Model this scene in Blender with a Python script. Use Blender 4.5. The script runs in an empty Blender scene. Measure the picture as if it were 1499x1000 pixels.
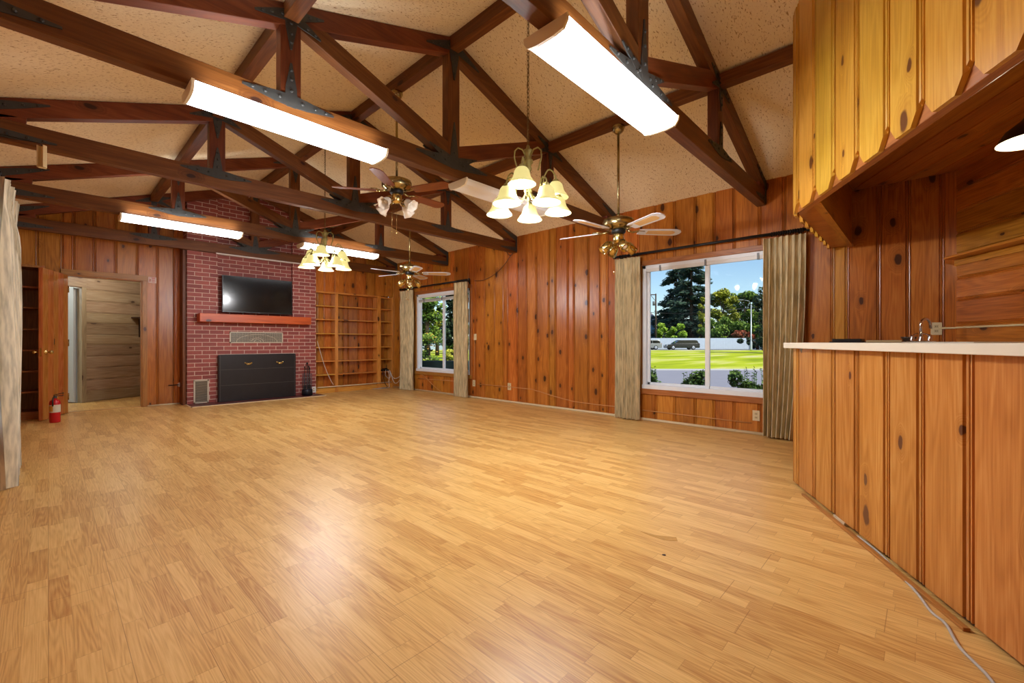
import bpy, math, random
from mathutils import Vector, Matrix
R = math.radians
C = bpy.context.scene.collection
SC = bpy.context.scene

# ------------------------------------------------------------------ camera, world, sun, exposure
YAW = R(46.7); CAMZ = 1.06
FW = Vector((math.sin(YAW), math.cos(YAW), 0)); RT = Vector((math.cos(YAW), -math.sin(YAW), 0))
cam_d = bpy.data.cameras.new('camera'); cam = bpy.data.objects.new('camera', cam_d); C.objects.link(cam)
cam.location = (0, 0, CAMZ); cam.rotation_euler = (R(90), 0, -YAW)
cam_d.sensor_fit = 'HORIZONTAL'; cam_d.sensor_width = 36; cam_d.lens = 36*640/1499
cam_d.shift_y = 1.0/1499; cam_d.clip_start = .02; cam_d.clip_end = 600
SC.camera = cam
SC.view_settings.view_transform = 'Standard'; SC.view_settings.look = 'None'
SC.view_settings.gamma = 1; SC.view_settings.use_curve_mapping = False
SC.view_settings.exposure = 0.55
SC.cycles.use_denoising = True
SC.cycles.max_bounces = 8; SC.cycles.diffuse_bounces = 5; SC.cycles.glossy_bounces = 4
SC.cycles.transmission_bounces = 6; SC.cycles.transparent_max_bounces = 12
SC.cycles.sample_clamp_indirect = 6
W = bpy.data.worlds.new('world'); SC.world = W; W.use_nodes = True
wn = W.node_tree.nodes; sky = wn.new('ShaderNodeTexSky'); sky.sky_type = 'NISHITA'
sky.sun_disc = False; sky.sun_elevation = R(48); sky.sun_rotation = R(200); sky.air_density = 1.0
sky.dust_density = .3; sky.ozone_density = 3.5
bg = wn['Background']; W.node_tree.links.new(sky.outputs[0], bg.inputs[0]); bg.inputs[1].default_value = .11
sun_d = bpy.data.lights.new('sun', 'SUN'); sun_d.energy = 3.3; sun_d.angle = R(.6); sun_d.color = (1, .95, .86)
sun = bpy.data.objects.new('sun', sun_d); C.objects.link(sun); sun.location = (-10, -30, 40)
sun.rotation_euler = Vector((.10, .70, -.72)).to_track_quat('-Z', 'Y').to_euler()
UP_W = 2.0            # each area lamp added above the lit fixtures to brighten the ceiling
TUBE_L = 6.0          # radiance of the lit fluorescent lenses
BULB_W = 17.5           # each chandelier bulb
DAY_TINT = (1, 1, 1)

# ------------------------------------------------------------------ helpers
def lin(c):
    return tuple((x/255/12.92 if x/255 <= .04045 else ((x/255+.055)/1.055)**2.4) for x in c)

class MB:
    """Collects shapes; build() links them as ONE mesh object."""
    def __init__(s, seed=0):
        s.v = []; s.f = []; s.uv = []; s.rn = []; s.mi = []; s.sm = []
        s.rng = random.Random(seed)
    def face(s, ids, uvs, rn=0., mi=0, sm=False):
        s.f.append(ids); s.uv.append(uvs); s.rn.append(rn); s.mi.append(mi); s.sm.append(sm)
    def obox(s, o, ex, ey, ez, a, b, c, mi=0, rn=None):
        o, ex, ey, ez = Vector(o), Vector(ex), Vector(ey), Vector(ez)
        n0 = len(s.v); L = (abs(a[1]-a[0]), abs(b[1]-b[0]), abs(c[1]-c[0])); la = L.index(max(L))
        ou, ov = s.rng.uniform(0, 40), s.rng.uniform(0, 40)
        rn = s.rng.random() if rn is None else rn
        loc = []
        for x in a:
            for y in b:
                for z in c:
                    s.v.append(o+ex*x+ey*y+ez*z); loc.append((x, y, z))
        for q, ax in (((0,1,3,2),0), ((4,6,7,5),0), ((0,4,5,1),1), ((2,3,7,6),1), ((0,2,6,4),2), ((1,5,7,3),2)):
            oth = [k for k in range(3) if k != ax]
            vax = la if la != ax else oth[1]; uax = [k for k in oth if k != vax][0]
            s.face([n0+i for i in q], [(loc[i][uax]+ou+ax*.37, loc[i][vax]+ov) for i in q], rn, mi)
    def box(s, lo, hi, mi=0, rn=None):
        s.obox((0,0,0), (1,0,0), (0,1,0), (0,0,1), (lo[0],hi[0]), (lo[1],hi[1]), (lo[2],hi[2]), mi, rn)
    def bar(s, p, q, w, h, up=(0,0,1), mi=0):
        """A straight timber from p to q, w wide sideways, h high."""
        p, q = Vector(p), Vector(q); d = q-p; L = d.length; d.normalize()
        side = d.cross(Vector(up)); side.normalize(); u = side.cross(d)
        s.obox(p, d, side, u, (0, L), (-w/2, w/2), (-h/2, h/2), mi)
    def prism(s, poly, org, ex, ey, ez, d0, d1, mi=0, smooth=False, longax=0):
        org, ex, ey, ez = Vector(org), Vector(ex), Vector(ey), Vector(ez)
        n0 = len(s.v); n = len(poly); ou, ov = s.rng.uniform(0, 40), s.rng.uniform(0, 40); rn = s.rng.random()
        for d in (d0, d1):
            for (x, y) in poly: s.v.append(org+ex*x+ey*y+ez*d)
        uvf = (lambda x, y: (y+ou, x+ov)) if longax == 0 else (lambda x, y: (x+ou, y+ov))
        s.face([n0+i for i in range(n)][::-1], [uvf(*p) for p in poly][::-1], rn, mi)
        s.face([n0+n+i for i in range(n)], [uvf(*p) for p in poly], rn, mi)
        for i in range(n):
            j = (i+1) % n; a, b = poly[i], poly[j]; l = math.hypot(b[0]-a[0], b[1]-a[1])
            s.face([n0+i, n0+j, n0+n+j, n0+n+i], [(d0+ou, ov), (d0+ou, ov+l), (d1+ou, ov+l), (d1+ou, ov)], rn, mi, smooth)
    def tube(s, pts, r, n=8, mi=0, caps=True):
        pts = [Vector(p) for p in pts]; rs = r if isinstance(r, (list, tuple)) else [r]*len(pts)
        n0 = len(s.v); rn = s.rng.random(); ref = None; acc = 0; ou = s.rng.uniform(0, 9)
        for i, p in enumerate(pts):
            d = (pts[min(i+1, len(pts)-1)]-pts[max(i-1, 0)]); d.normalize()
            if ref is None:
                ref = d.orthogonal()
            else:
                ref = ref-d*ref.dot(d)
                if ref.length < 1e-6: ref = d.orthogonal()
            ref.normalize(); b = d.cross(ref)
            for k in range(n):
                a = 2*math.pi*k/n; s.v.append(p+(ref*math.cos(a)+b*math.sin(a))*rs[i])
        for i in range(len(pts)-1):
            l = (pts[i+1]-pts[i]).length
            for k in range(n):
                k2 = (k+1) % n; a = n0+i*n
                s.face([a+k, a+k2, a+n+k2, a+n+k], [(ou+k/n, acc), (ou+(k+1)/n, acc), (ou+(k+1)/n, acc+l), (ou+k/n, acc+l)], rn, mi, True)
            acc += l
        if caps:
            s.face([n0+k for k in range(n)][::-1], [(0, 0)]*n, rn, mi)
            e = n0+(len(pts)-1)*n; s.face([e+k for k in range(n)], [(0, 0)]*n, rn, mi)
    def lathe(s, prof, o=(0,0,0), ax=(0,0,1), n=20, mi=0, closed=False, sm=True, lobes=0, amp=0):
        o = Vector(o); ax = Vector(ax).normalized(); e1 = ax.orthogonal().normalized(); e2 = ax.cross(e1)
        if abs(ax.z) > .999: e1, e2 = Vector((1,0,0)), Vector((0,1,0))*(1 if ax.z > 0 else -1)
        n0 = len(s.v); rn = s.rng.random(); m = len(prof)
        for j, (r, z) in enumerate(prof):
            for k in range(n):
                a = 2*math.pi*k/n
                rr = r*(1+amp*math.cos(lobes*a)*(j/(m-1)))
                s.v.append(o+ax*z+(e1*math.cos(a)+e2*math.sin(a))*rr)
        for j in range(m-1):
            for k in range(n):
                k2 = (k+1) % n; a = n0+j*n
                s.face([a+k, a+k2, a+n+k2, a+n+k], [(k/n, prof[j][1]), ((k+1)/n, prof[j][1]), ((k+1)/n, prof[j+1][1]), (k/n, prof[j+1][1])], rn, mi, sm)
        if prof[0][0] > 1e-4 and closed: s.face([n0+k for k in range(n)][::-1], [(0,0)]*n, rn, mi)
        if prof[-1][0] > 1e-4 and closed: s.face([n0+(m-1)*n+k for k in range(n)], [(0,0)]*n, rn, mi)
    def quad(s, a, b, c, d, mi=0, rn=None, uv=None):
        n0 = len(s.v); s.v += [Vector(a), Vector(b), Vector(c), Vector(d)]
        s.face([n0, n0+1, n0+2, n0+3], uv or [(0,0),(1,0),(1,1),(0,1)], s.rng.random() if rn is None else rn, mi)
    def build(s, name, mats, parent=None, off=None, bevel=0):
        if not isinstance(mats, (list, tuple)): mats = [mats]
        me = bpy.data.meshes.new(name)
        o3 = Vector(off) if off is not None else Vector((0,0,0))
        me.from_pydata([tuple(v-o3) for v in s.v], [], s.f)
        ul = me.uv_layers.new(name='UVMap'); flat = [c for u in s.uv for p in u for c in p]
        ul.data.foreach_set('uv', flat)
        at = me.attributes.new('rnd', 'FLOAT', 'FACE'); at.data.foreach_set('value', s.rn)
        me.polygons.foreach_set('use_smooth', s.sm); me.polygons.foreach_set('material_index', s.mi)
        for m in mats: me.materials.append(m)
        me.update()
        o = bpy.data.objects.new(name, me); C.objects.link(o)
        if parent is not None: o.parent = parent
        if bevel:
            b = o.modifiers.new('bevel', 'BEVEL'); b.width = bevel; b.segments = 2; b.limit_method = 'ANGLE'
        return o

def tag(o, label=None, cat=None, group=None, kind=None):
    if label: o['label'] = label
    if cat: o['category'] = cat
    if group: o['group'] = group
    if kind: o['kind'] = kind
    return o
def thing(name, label, cat, loc=(0,0,0), rz=0, group=None):
    o = bpy.data.objects.new(name, None); C.objects.link(o); o.location = loc; o.rotation_euler = (0, 0, rz)
    o.empty_display_size = .1
    return tag(o, label, cat, group)
def struct(o): o['kind'] = 'structure'; return o
def copy_tree(o, parent=None):
    c = o.copy(); C.objects.link(c)
    if parent is not None: c.parent = parent
    for ch in list(o.children): copy_tree(ch, c)
    return c
def place(o, loc, rz=0, label=None, group=None):
    o.location = loc; o.rotation_euler = (0, 0, rz)
    if label: o['label'] = label
    if group: o['group'] = group
    return o

# ------------------------------------------------------------------ materials
MATS = {}
def nodes(name):
    m = bpy.data.materials.new(name); m.use_nodes = True
    return m, m.node_tree.nodes, m.node_tree.links, m.node_tree.nodes['Principled BSDF']
def plain(name, rgb, rough=.5, metal=0., spec=.5, emit=None, estr=0, noise=0, nscale=20, alpha=None, coat=0):
    m, n, l, b = nodes(name)
    b.inputs['Base Color'].default_value = (*lin(rgb), 1); b.inputs['Roughness'].default_value = rough
    b.inputs['Metallic'].default_value = metal; b.inputs['Specular IOR Level'].default_value = spec
    b.inputs['Coat Weight'].default_value = coat
    if emit: b.inputs['Emission Color'].default_value = (*lin(emit), 1); b.inputs['Emission Strength'].default_value = estr
    if noise:
        tc = n.new('ShaderNodeTexCoord'); nz = n.new('ShaderNodeTexNoise'); nz.inputs['Scale'].default_value = nscale
        nz.inputs['Detail'].default_value = 4; l.new(tc.outputs['Object'], nz.inputs['Vector'])
        hs = n.new('ShaderNodeHueSaturation'); hs.inputs['Color'].default_value = (*lin(rgb), 1)
        mr = n.new('ShaderNodeMapRange'); mr.inputs[3].default_value = 1-noise; mr.inputs[4].default_value = 1+noise
        l.new(nz.outputs[0], mr.inputs[0]); l.new(mr.outputs[0], hs.inputs['Value']); l.new(hs.outputs[0], b.inputs['Base Color'])
    MATS[name] = m; return m
def mathn(n, l, op, a, b=None, c=None):
    x = n.new('ShaderNodeMath'); x.operation = op
    for i, q in enumerate((a, b, c)):
        if q is None: continue
        if isinstance(q, (int, float)): x.inputs[i].default_value = q
        else: l.new(q, x.inputs[i])
    return x.outputs[0]
def ramp(n, l, fac, stops):
    r = n.new('ShaderNodeValToRGB'); e = r.color_ramp.elements
    while len(e) < len(stops): e.new(.5)
    for i, (p, c) in enumerate(stops): e[i].position = p; e[i].color = (*c, 1)
    l.new(fac, r.inputs[0]); return r.outputs[0]
def mixc(n, l, fac, a, b, mode='MIX'):
    x = n.new('ShaderNodeMix'); x.data_type = 'RGBA'; x.blend_type = mode
    for k, q in ((0, fac), (6, a), (7, b)):
        if isinstance(q, (int, float)): x.inputs[k].default_value = q
        elif isinstance(q, tuple): x.inputs[k].default_value = (*q, 1)
        else: l.new(q, x.inputs[k])
    return x.outputs[2]
def wood(name, light, mid, dark, knot=(58, 26, 14), kthr=.55, rough=.32, tone=.16, gscale=1., coat=0., spec=.5, bump=.04, kscale=1.):
    """Board wood on UVMap (u across, v along, metres); per-board tone from face attribute rnd."""
    m, n, l, b = nodes(name)
    uv = n.new('ShaderNodeUVMap'); uv.uv_map = 'UVMap'
    def mapped(sx, sy):
        x = n.new('ShaderNodeMapping'); x.inputs['Scale'].default_value = (sx, sy, 1); l.new(uv.outputs[0], x.inputs[0]); return x.outputs[0]
    # knots
    wob = n.new('ShaderNodeTexNoise'); wob.noise_dimensions = '2D'; wob.inputs['Scale'].default_value = 14; l.new(uv.outputs[0], wob.inputs[0])
    vm = mapped(4.0*kscale, 2.1*kscale)
    va = n.new('ShaderNodeVectorMath'); va.operation = 'MULTIPLY_ADD'; va.inputs[1].default_value = (.06, .06, 0)
    l.new(wob.outputs[1], va.inputs[0]); l.new(vm, va.inputs[2])
    vo = n.new('ShaderNodeTexVoronoi'); vo.voronoi_dimensions = '2D'; vo.inputs['Scale'].default_value = 1; l.new(va.outputs[0], vo.inputs['Vector'])
    sep = n.new('ShaderNodeSeparateColor'); l.new(vo.outputs['Color'], sep.inputs[0])
    on = mathn(n, l, 'GREATER_THAN', sep.outputs[0], kthr)
    size = mathn(n, l, 'MULTIPLY_ADD', sep.outputs[1], .085, .036)
    rel = mathn(n, l, 'DIVIDE', vo.outputs['Distance'], size)
    def sstep(v, a, bb):
        x = n.new('ShaderNodeMapRange'); x.interpolation_type = 'SMOOTHSTEP'
        l.new(v, x.inputs[0]); x.inputs[1].default_value = a; x.inputs[2].default_value = bb; x.inputs[3].default_value = 1; x.inputs[4].default_value = 0
        return x.outputs[0]
    kn = mathn(n, l, 'MULTIPLY', sstep(rel, .75, 1.15), on)
    halo = mathn(n, l, 'MULTIPLY', sstep(rel, 1.0, 3.2), on)
    # grain
    g1 = n.new('ShaderNodeTexNoise'); g1.noise_dimensions = '2D'; g1.inputs['Scale'].default_value = 1; g1.inputs['Detail'].default_value = 4
    g1.inputs['Roughness'].default_value = .65; l.new(mapped(95*gscale, 2.6), g1.inputs[0])
    g2 = n.new('ShaderNodeTexNoise'); g2.noise_dimensions = '2D'; g2.inputs['Scale'].default_value = 1; g2.inputs['Detail'].default_value = 2
    l.new(mapped(5.5*gscale, .55), g2.inputs[0])
    # growth-ring lines follow the low noise and bend round the knots
    ph = mathn(n, l, 'MULTIPLY_ADD', halo, .35, g2.outputs[0])
    rings = mathn(n, l, 'SINE', mathn(n, l, 'MULTIPLY', ph, 70*gscale))
    rings = mathn(n, l, 'MULTIPLY_ADD', rings, .5, .5)
    f = mathn(n, l, 'ADD', mathn(n, l, 'MULTIPLY', g1.outputs[0], .50), mathn(n, l, 'MULTIPLY', rings, .12))
    f = mathn(n, l, 'ADD', f, mathn(n, l, 'MULTIPLY', g2.outputs[0], .38))
    col = ramp(n, l, f, [(.28, lin(light)), (.50, lin(mid)), (.78, lin(dark))])
    at = n.new('ShaderNodeAttribute'); at.attribute_name = 'rnd'
    hs = n.new('ShaderNodeHueSaturation'); l.new(col, hs.inputs['Color'])
    mr = n.new('ShaderNodeMapRange'); mr.inputs[3].default_value = 1-tone; mr.inputs[4].default_value = 1+tone; l.new(at.outputs['Fac'], mr.inputs[0])
    l.new(mr.outputs[0], hs.inputs['Value'])
    mh = n.new('ShaderNodeMapRange'); mh.inputs[3].default_value = .488; mh.inputs[4].default_value = .512
    l.new(mathn(n, l, 'FRACT', mathn(n, l, 'MULTIPLY', at.outputs['Fac'], 7.31)), mh.inputs[0]); l.new(mh.outputs[0], hs.inputs['Hue'])
    c2 = mixc(n, l, mathn(n, l, 'MULTIPLY', halo, .45), hs.outputs[0], lin(dark))
    c3 = mixc(n, l, mathn(n, l, 'MULTIPLY', kn, .92), c2, lin(knot))
    l.new(c3, b.inputs['Base Color']); b.inputs['Roughness'].default_value = rough
    b.inputs['Coat Weight'].default_value = coat; b.inputs['Coat Roughness'].default_value = .15
    b.inputs['Specular IOR Level'].default_value = spec
    bp = n.new('ShaderNodeBump'); bp.inputs['Strength'].default_value = bump; bp.inputs['Distance'].default_value = .01
    l.new(f, bp.inputs['Height']); l.new(bp.outputs[0], b.inputs['Normal'])
    MATS[name] = m; return m

PINE = wood('knotty_pine', (200, 134, 56), (178, 108, 36), (124, 68, 20), kthr=.42, rough=.28, tone=.17)
PINE_BAR = wood('bar_pine', (202, 146, 78), (184, 124, 57), (152, 95, 40), knot=(84, 50, 40), kthr=.66, rough=.26, tone=.07)
PINE_SOF = wood('soffit_pine', (226, 180, 80), (210, 158, 56), (180, 124, 38), knot=(92, 48, 24), kthr=.62, rough=.28, tone=.06)
SHELFWOOD = wood('shelf_pine', (226, 166, 84), (208, 142, 58), (160, 100, 36), kthr=.72, rough=.35, tone=.08)
TRIM = wood('trim_wood', (190, 131, 68), (166, 108, 50), (122, 74, 31), kthr=.9, rough=.35, tone=.06)
BEAM = wood('beam_redwood', (127, 73, 35), (104, 53, 21), (72, 34, 12), knot=(40, 16, 8), kthr=.86, rough=.48, tone=.12, gscale=.7, spec=.35)
MANTEL = wood('mantel_wood', (206, 84, 36), (188, 66, 26), (150, 46, 16), kthr=.97, rough=.4, tone=.02, gscale=.6)
GREYWOOD = wood('hall_board', (176, 158, 130), (158, 136, 106), (120, 96, 72), knot=(70, 48, 34), kthr=.72, rough=.5, tone=.12)
BLADEWOOD = wood('blade_wood', (150, 92, 40), (130, 74, 28), (104, 56, 18), kthr=.98, rough=.4)
WHITE = plain('white_paint', (226, 226, 224), .4)
CREAMP = plain('cream_plastic', (216, 196, 150), .45)
IVORY = plain('ivory_plate', (214, 198, 158), .4)
OFFWHITE = plain('offwhite_trim', (214, 196, 158), .5, noise=.12, nscale=9)
STEEL = plain('blackened_steel', (62, 62, 60), .55, .35, noise=.25, nscale=30)
BLACKM = plain('black_metal', (24, 24, 26), .42, .3)
BLACKP = plain('black_plastic', (16, 16, 18), .35)
BRASS = plain('antique_brass', (172, 156, 112), .27, 1.)
BRASSB = plain('bright_brass', (208, 186, 122), .2, 1.)
CHROME = plain('chrome', (220, 220, 224), .12, 1.)
PATINA = plain('verdigris_brass', (150, 140, 84), .5, .45, noise=.35, nscale=60)
VINYL = plain('white_vinyl', (232, 238, 244), .35)
COUNTER = plain('laminate_counter', (222, 214, 196), .3, noise=.03, nscale=6)
CORD = plain('grey_cord', (176, 168, 158), .5)
CORDW = plain('white_cord', (214, 208, 196), .5)
CORDB = plain('brown_cord', (84, 52, 34), .5)
RED = plain('red_enamel', (186, 14, 26), .3)
LABEL = plain('paper_label', (206, 200, 178), .5)
RUBBER = plain('rubber', (22, 22, 22), .7)
DARKGAP = plain('dark_board', (70, 44, 26), .7)
SCREEN = plain('tv_glass', (8, 9, 12), .15, 0, .6)
BEZEL = plain('tv_bezel', (20, 20, 22), .3)
HEARTH = plain('hearth_tile', (92, 42, 38), .45, noise=.2, nscale=14)
SCREENBLK = plain('firescreen_black', (30, 29, 33), .38, .2, noise=.35, nscale=7)
VENTM = plain('vent_metal', (196, 186, 166), .45, .1)
GLAZEW = plain('hall_paint', (206, 214, 208), .6)
LENS = plain('lit_lens', (250, 250, 246), .4, emit=(250, 252, 255), estr=TUBE_L)
LENSOFF = plain('unlit_lens', (232, 232, 230), .35)
SHADE = plain('lit_shade', (92, 86, 62), .4, emit=(255, 236, 150), estr=.55)
BULB = plain('lit_bulb', (255, 250, 240), .4, emit=(255, 246, 224), estr=6)
TULIP = plain('frosted_glass', (236, 228, 214), .3)
CANE = plain('blade_cane', (206, 164, 104), .6, noise=.12, nscale=120)
BLADEWH = plain('blade_white', (206, 204, 206), .4)

def floor_mat():
    m, n, l, b = nodes('laminate_floor')
    tc = n.new('ShaderNodeTexCoord'); sp = n.new('ShaderNodeSeparateXYZ'); l.new(tc.outputs['Object'], sp.inputs[0])
    X, Y = sp.outputs[0], sp.outputs[1]
    def wnoise(v, dim='1D', w=None):
        x = n.new('ShaderNodeTexWhiteNoise'); x.noise_dimensions = dim
        if dim == '1D': l.new(v, x.inputs['W'])
        else: l.new(v, x.inputs['Vector'])
        return x.outputs[0]
    wS = .0635
    sx = mathn(n, l, 'DIVIDE', X, wS); row = mathn(n, l, 'FLOOR', sx); fx = mathn(n, l, 'FRACT', sx)
    off = wnoise(row)
    sy = mathn(n, l, 'ADD', mathn(n, l, 'DIVIDE', Y, .42), mathn(n, l, 'MULTIPLY', off, 7.3)); cell = mathn(n, l, 'FLOOR', sy); fy = mathn(n, l, 'FRACT', sy)
    cv = n.new('ShaderNodeCombineXYZ'); l.new(row, cv.inputs[0]); l.new(cell, cv.inputs[1])
    rnd = wnoise(cv.outputs[0], '2D')
    # full boards: three strips wide, 1.28 long
    bx = mathn(n, l, 'DIVIDE', X, wS*3); brow = mathn(n, l, 'FLOOR', bx); bfx = mathn(n, l, 'FRACT', bx)
    by = mathn(n, l, 'ADD', mathn(n, l, 'DIVIDE', Y, 1.28), mathn(n, l, 'MULTIPLY', wnoise(brow), 5.1)); bfy = mathn(n, l, 'FRACT', by)
    # grain coordinates shifted per strip
    gv = n.new('ShaderNodeCombineXYZ')
    l.new(mathn(n, l, 'ADD', X, mathn(n, l, 'MULTIPLY', rnd, 31.7)), gv.inputs[0])
    l.new(mathn(n, l, 'ADD', Y, mathn(n, l, 'MULTIPLY', rnd, 17.3)), gv.inputs[1])
    def mp(sx_, sy_):
        x = n.new('ShaderNodeMapping'); x.inputs['Scale'].default_value = (sx_, sy_, 1); l.new(gv.outputs[0], x.inputs[0]); return x.outputs[0]
    g1 = n.new('ShaderNodeTexNoise'); g1.noise_dimensions = '2D'; g1.inputs['Scale'].default_value = 1; g1.inputs['Detail'].default_value = 5; g1.inputs['Roughness'].default_value = .7
    l.new(mp(170, 4), g1.inputs[0])
    g2 = n.new('ShaderNodeTexNoise'); g2.noise_dimensions = '2D'; g2.inputs['Scale'].default_value = 1; g2.inputs['Detail'].default_value = 1.5
    l.new(mp(15, .85), g2.inputs[0])
    rings = mathn(n, l, 'MULTIPLY_ADD', mathn(n, l, 'SINE', mathn(n, l, 'MULTIPLY', g2.outputs[0], 85)), .5, .5)
    f = mathn(n, l, 'ADD', mathn(n, l, 'MULTIPLY', g1.outputs[0], .62), mathn(n, l, 'MULTIPLY', rings, .17))
    f = mathn(n, l, 'ADD', f, mathn(n, l, 'MULTIPLY', rnd, .27))
    col = ramp(n, l, f, [(.25, lin((234, 194, 124))), (.47, lin((222, 178, 106))), (.80, lin((186, 132, 68)))])
    def line(fr, w):
        a = mathn(n, l, 'LESS_THAN', fr, w); return a
    seam = mathn(n, l, 'MAXIMUM', mathn(n, l, 'MULTIPLY', line(fx, .02), .28), mathn(n, l, 'MULTIPLY', line(fy, .005), .35))
    seam = mathn(n, l, 'MAXIMUM', seam, mathn(n, l, 'MULTIPLY', mathn(n, l, 'MAXIMUM', line(bfx, .011), line(bfy, .0022)), .55))
    c2 = mixc(n, l, seam, col, lin((140, 86, 36)))
    l.new(c2, b.inputs['Base Color'])
    rr = n.new('ShaderNodeMapRange'); l.new(g1.outputs[0], rr.inputs[0]); rr.inputs[3].default_value = .30; rr.inputs[4].default_value = .40
    l.new(rr.outputs[0], b.inputs['Roughness']); b.inputs['Specular IOR Level'].default_value = .32
    bp = n.new('ShaderNodeBump'); bp.inputs['Strength'].default_value = .05; bp.inputs['Distance'].default_value = .004
    l.new(g1.outputs[0], bp.inputs['Height']); l.new(bp.outputs[0], b.inputs['Normal'])
    return m
def ceil_mat():
    m, n, l, b = nodes('acoustic_ceiling')
    tc = n.new('ShaderNodeTexCoord'); mp = n.new('ShaderNodeMapping'); mp.inputs['Scale'].default_value = (1, 2.4, 1)
    l.new(tc.outputs['Object'], mp.inputs[0])
    nz = n.new('ShaderNodeTexNoise'); nz.inputs['Scale'].default_value = 42; nz.inputs['Detail'].default_value = 2.5; nz.inputs['Distortion'].default_value = .6
    l.new(mp.outputs[0], nz.inputs[0])
    col = ramp(n, l, nz.outputs[0], [(.0, lin((244, 230, 198))), (.60, lin((239, 222, 188))), (.67, lin((172, 138, 96)))])
    n2 = n.new('ShaderNodeTexNoise'); n2.inputs['Scale'].default_value = 1.2; n2.inputs['Detail'].default_value = 3; l.new(tc.outputs['Object'], n2.inputs[0])
    c2 = mixc(n, l, mathn(n, l, 'MULTIPLY', n2.outputs[0], .14), col, lin((214, 184, 140)))
    l.new(c2, b.inputs['Base Color']); b.inputs['Roughness'].default_value = .9; b.inputs['Specular IOR Level'].default_value = .1
    bp = n.new('ShaderNodeBump'); bp.inputs['Strength'].default_value = .35; bp.inputs['Distance'].default_value = .01; bp.invert = True
    l.new(nz.outputs[0], bp.inputs['Height']); l.new(bp.outputs[0], b.inputs['Normal'])
    return m
def brick_mat():
    m, n, l, b = nodes('red_brick')
    uv = n.new('ShaderNodeUVMap'); uv.uv_map = 'UVMap'
    br = n.new('ShaderNodeTexBrick'); l.new(uv.outputs[0], br.inputs['Vector'])
    br.offset = .5; br.inputs['Scale'].default_value = 1; br.inputs['Brick Width'].default_value = .213; br.inputs['Row Height'].default_value = .0705
    br.inputs['Mortar Size'].default_value = .0045; br.inputs['Mortar Smooth'].default_value = .15; br.inputs['Bias'].default_value = 0
    br.inputs['Color1'].default_value = (*lin((156, 76, 67)), 1); br.inputs['Color2'].default_value = (*lin((128, 55, 51)), 1)
    br.inputs['Mortar'].default_value = (*lin((214, 190, 174)), 1)
    nz = n.new('ShaderNodeTexNoise'); nz.inputs['Scale'].default_value = 30; nz.inputs['Detail'].default_value = 4; l.new(uv.outputs[0], nz.inputs[0])
    hs = n.new('ShaderNodeHueSaturation'); l.new(br.outputs[0], hs.inputs['Color'])
    mr = n.new('ShaderNodeMapRange'); l.new(nz.outputs[0], mr.inputs[0]); mr.inputs[3].default_value = .8; mr.inputs[4].default_value = 1.2
    l.new(mr.outputs[0], hs.inputs['Value']); l.new(hs.outputs[0], b.inputs['Base Color']); b.inputs['Roughness'].default_value = .6
    bp = n.new('ShaderNodeBump'); bp.inputs['Strength'].default_value = .6; bp.inputs['Distance'].default_value = .006; bp.invert = True
    l.new(br.outputs[1], bp.inputs['Height']); l.new(bp.outputs[0], b.inputs['Normal'])
    return m
def fabric_mat(name, rgb):
    m, n, l, b = nodes(name)
    uv = n.new('ShaderNodeUVMap'); uv.uv_map = 'UVMap'
    mp = n.new('ShaderNodeMapping'); mp.inputs['Scale'].default_value = (75, 5, 1); l.new(uv.outputs[0], mp.inputs[0])
    nz = n.new('ShaderNodeTexNoise'); nz.noise_dimensions = '2D'; nz.inputs['Scale'].default_value = 1; nz.inputs['Detail'].default_value = 3; l.new(mp.outputs[0], nz.inputs[0])
    d = tuple(int(x*.78) for x in rgb)
    l.new(ramp(n, l, nz.outputs[0], [(.3, lin(d)), (.65, lin(rgb))]), b.inputs['Base Color'])
    b.inputs['Roughness'].default_value = .9; b.inputs['Specular IOR Level'].default_value = .15
    b.inputs['Sheen Weight'].default_value = .15
    return m
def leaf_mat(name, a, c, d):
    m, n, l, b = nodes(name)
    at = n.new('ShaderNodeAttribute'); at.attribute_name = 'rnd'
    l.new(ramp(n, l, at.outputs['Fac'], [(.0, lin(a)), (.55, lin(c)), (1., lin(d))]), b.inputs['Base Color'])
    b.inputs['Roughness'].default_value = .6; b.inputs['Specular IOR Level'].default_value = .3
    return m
def glass_mat():
    m = bpy.data.materials.new('window_glass'); m.use_nodes = True; n = m.node_tree.nodes; l = m.node_tree.links
    n.remove(n['Principled BSDF']); out = n['Material Output']
    t = n.new('ShaderNodeBsdfTransparent'); t.inputs[0].default_value = (.96, .98, .97, 1)
    g = n.new('ShaderNodeBsdfGlossy'); g.inputs['Roughness'].default_value = .02
    lw = n.new('ShaderNodeLayerWeight'); lw.inputs[0].default_value = .5
    fr = mathn(n, l, 'MULTIPLY_ADD', mathn(n, l, 'POWER', lw.outputs['Facing'], 5), .3, .004)
    mx = n.new('ShaderNodeMixShader'); l.new(fr, mx.inputs[0]); l.new(t.outputs[0], mx.inputs[1]); l.new(g.outputs[0], mx.inputs[2])
    l.new(mx.outputs[0], out.inputs[0]); return m
FLOOR = floor_mat(); CEIL = ceil_mat(); BRICK = brick_mat(); GLASS = glass_mat()
LINEN = fabric_mat('linen_curtain', (218, 200, 158)); LINENW = fabric_mat('pale_curtain', (232, 222, 196))

# ------------------------------------------------------------------ room constants
XL, XR, XM = -.36, 5.57, 2.605
YF, YB = 9.32, -2.4
YFR = 9.30               # far wall behind the bookcase
def zr(x): return 3.915-.345*abs(x-XM)
BE = Vector((-.8704, -.4924, 0)); BN = Vector((-.4924, .8704, 0)); B0 = Vector((3.82, .717, 0))   # bar line, its outward normal
K0 = Vector((5.57, -.211, 0))                                                                     # corner of alcove walls

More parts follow.
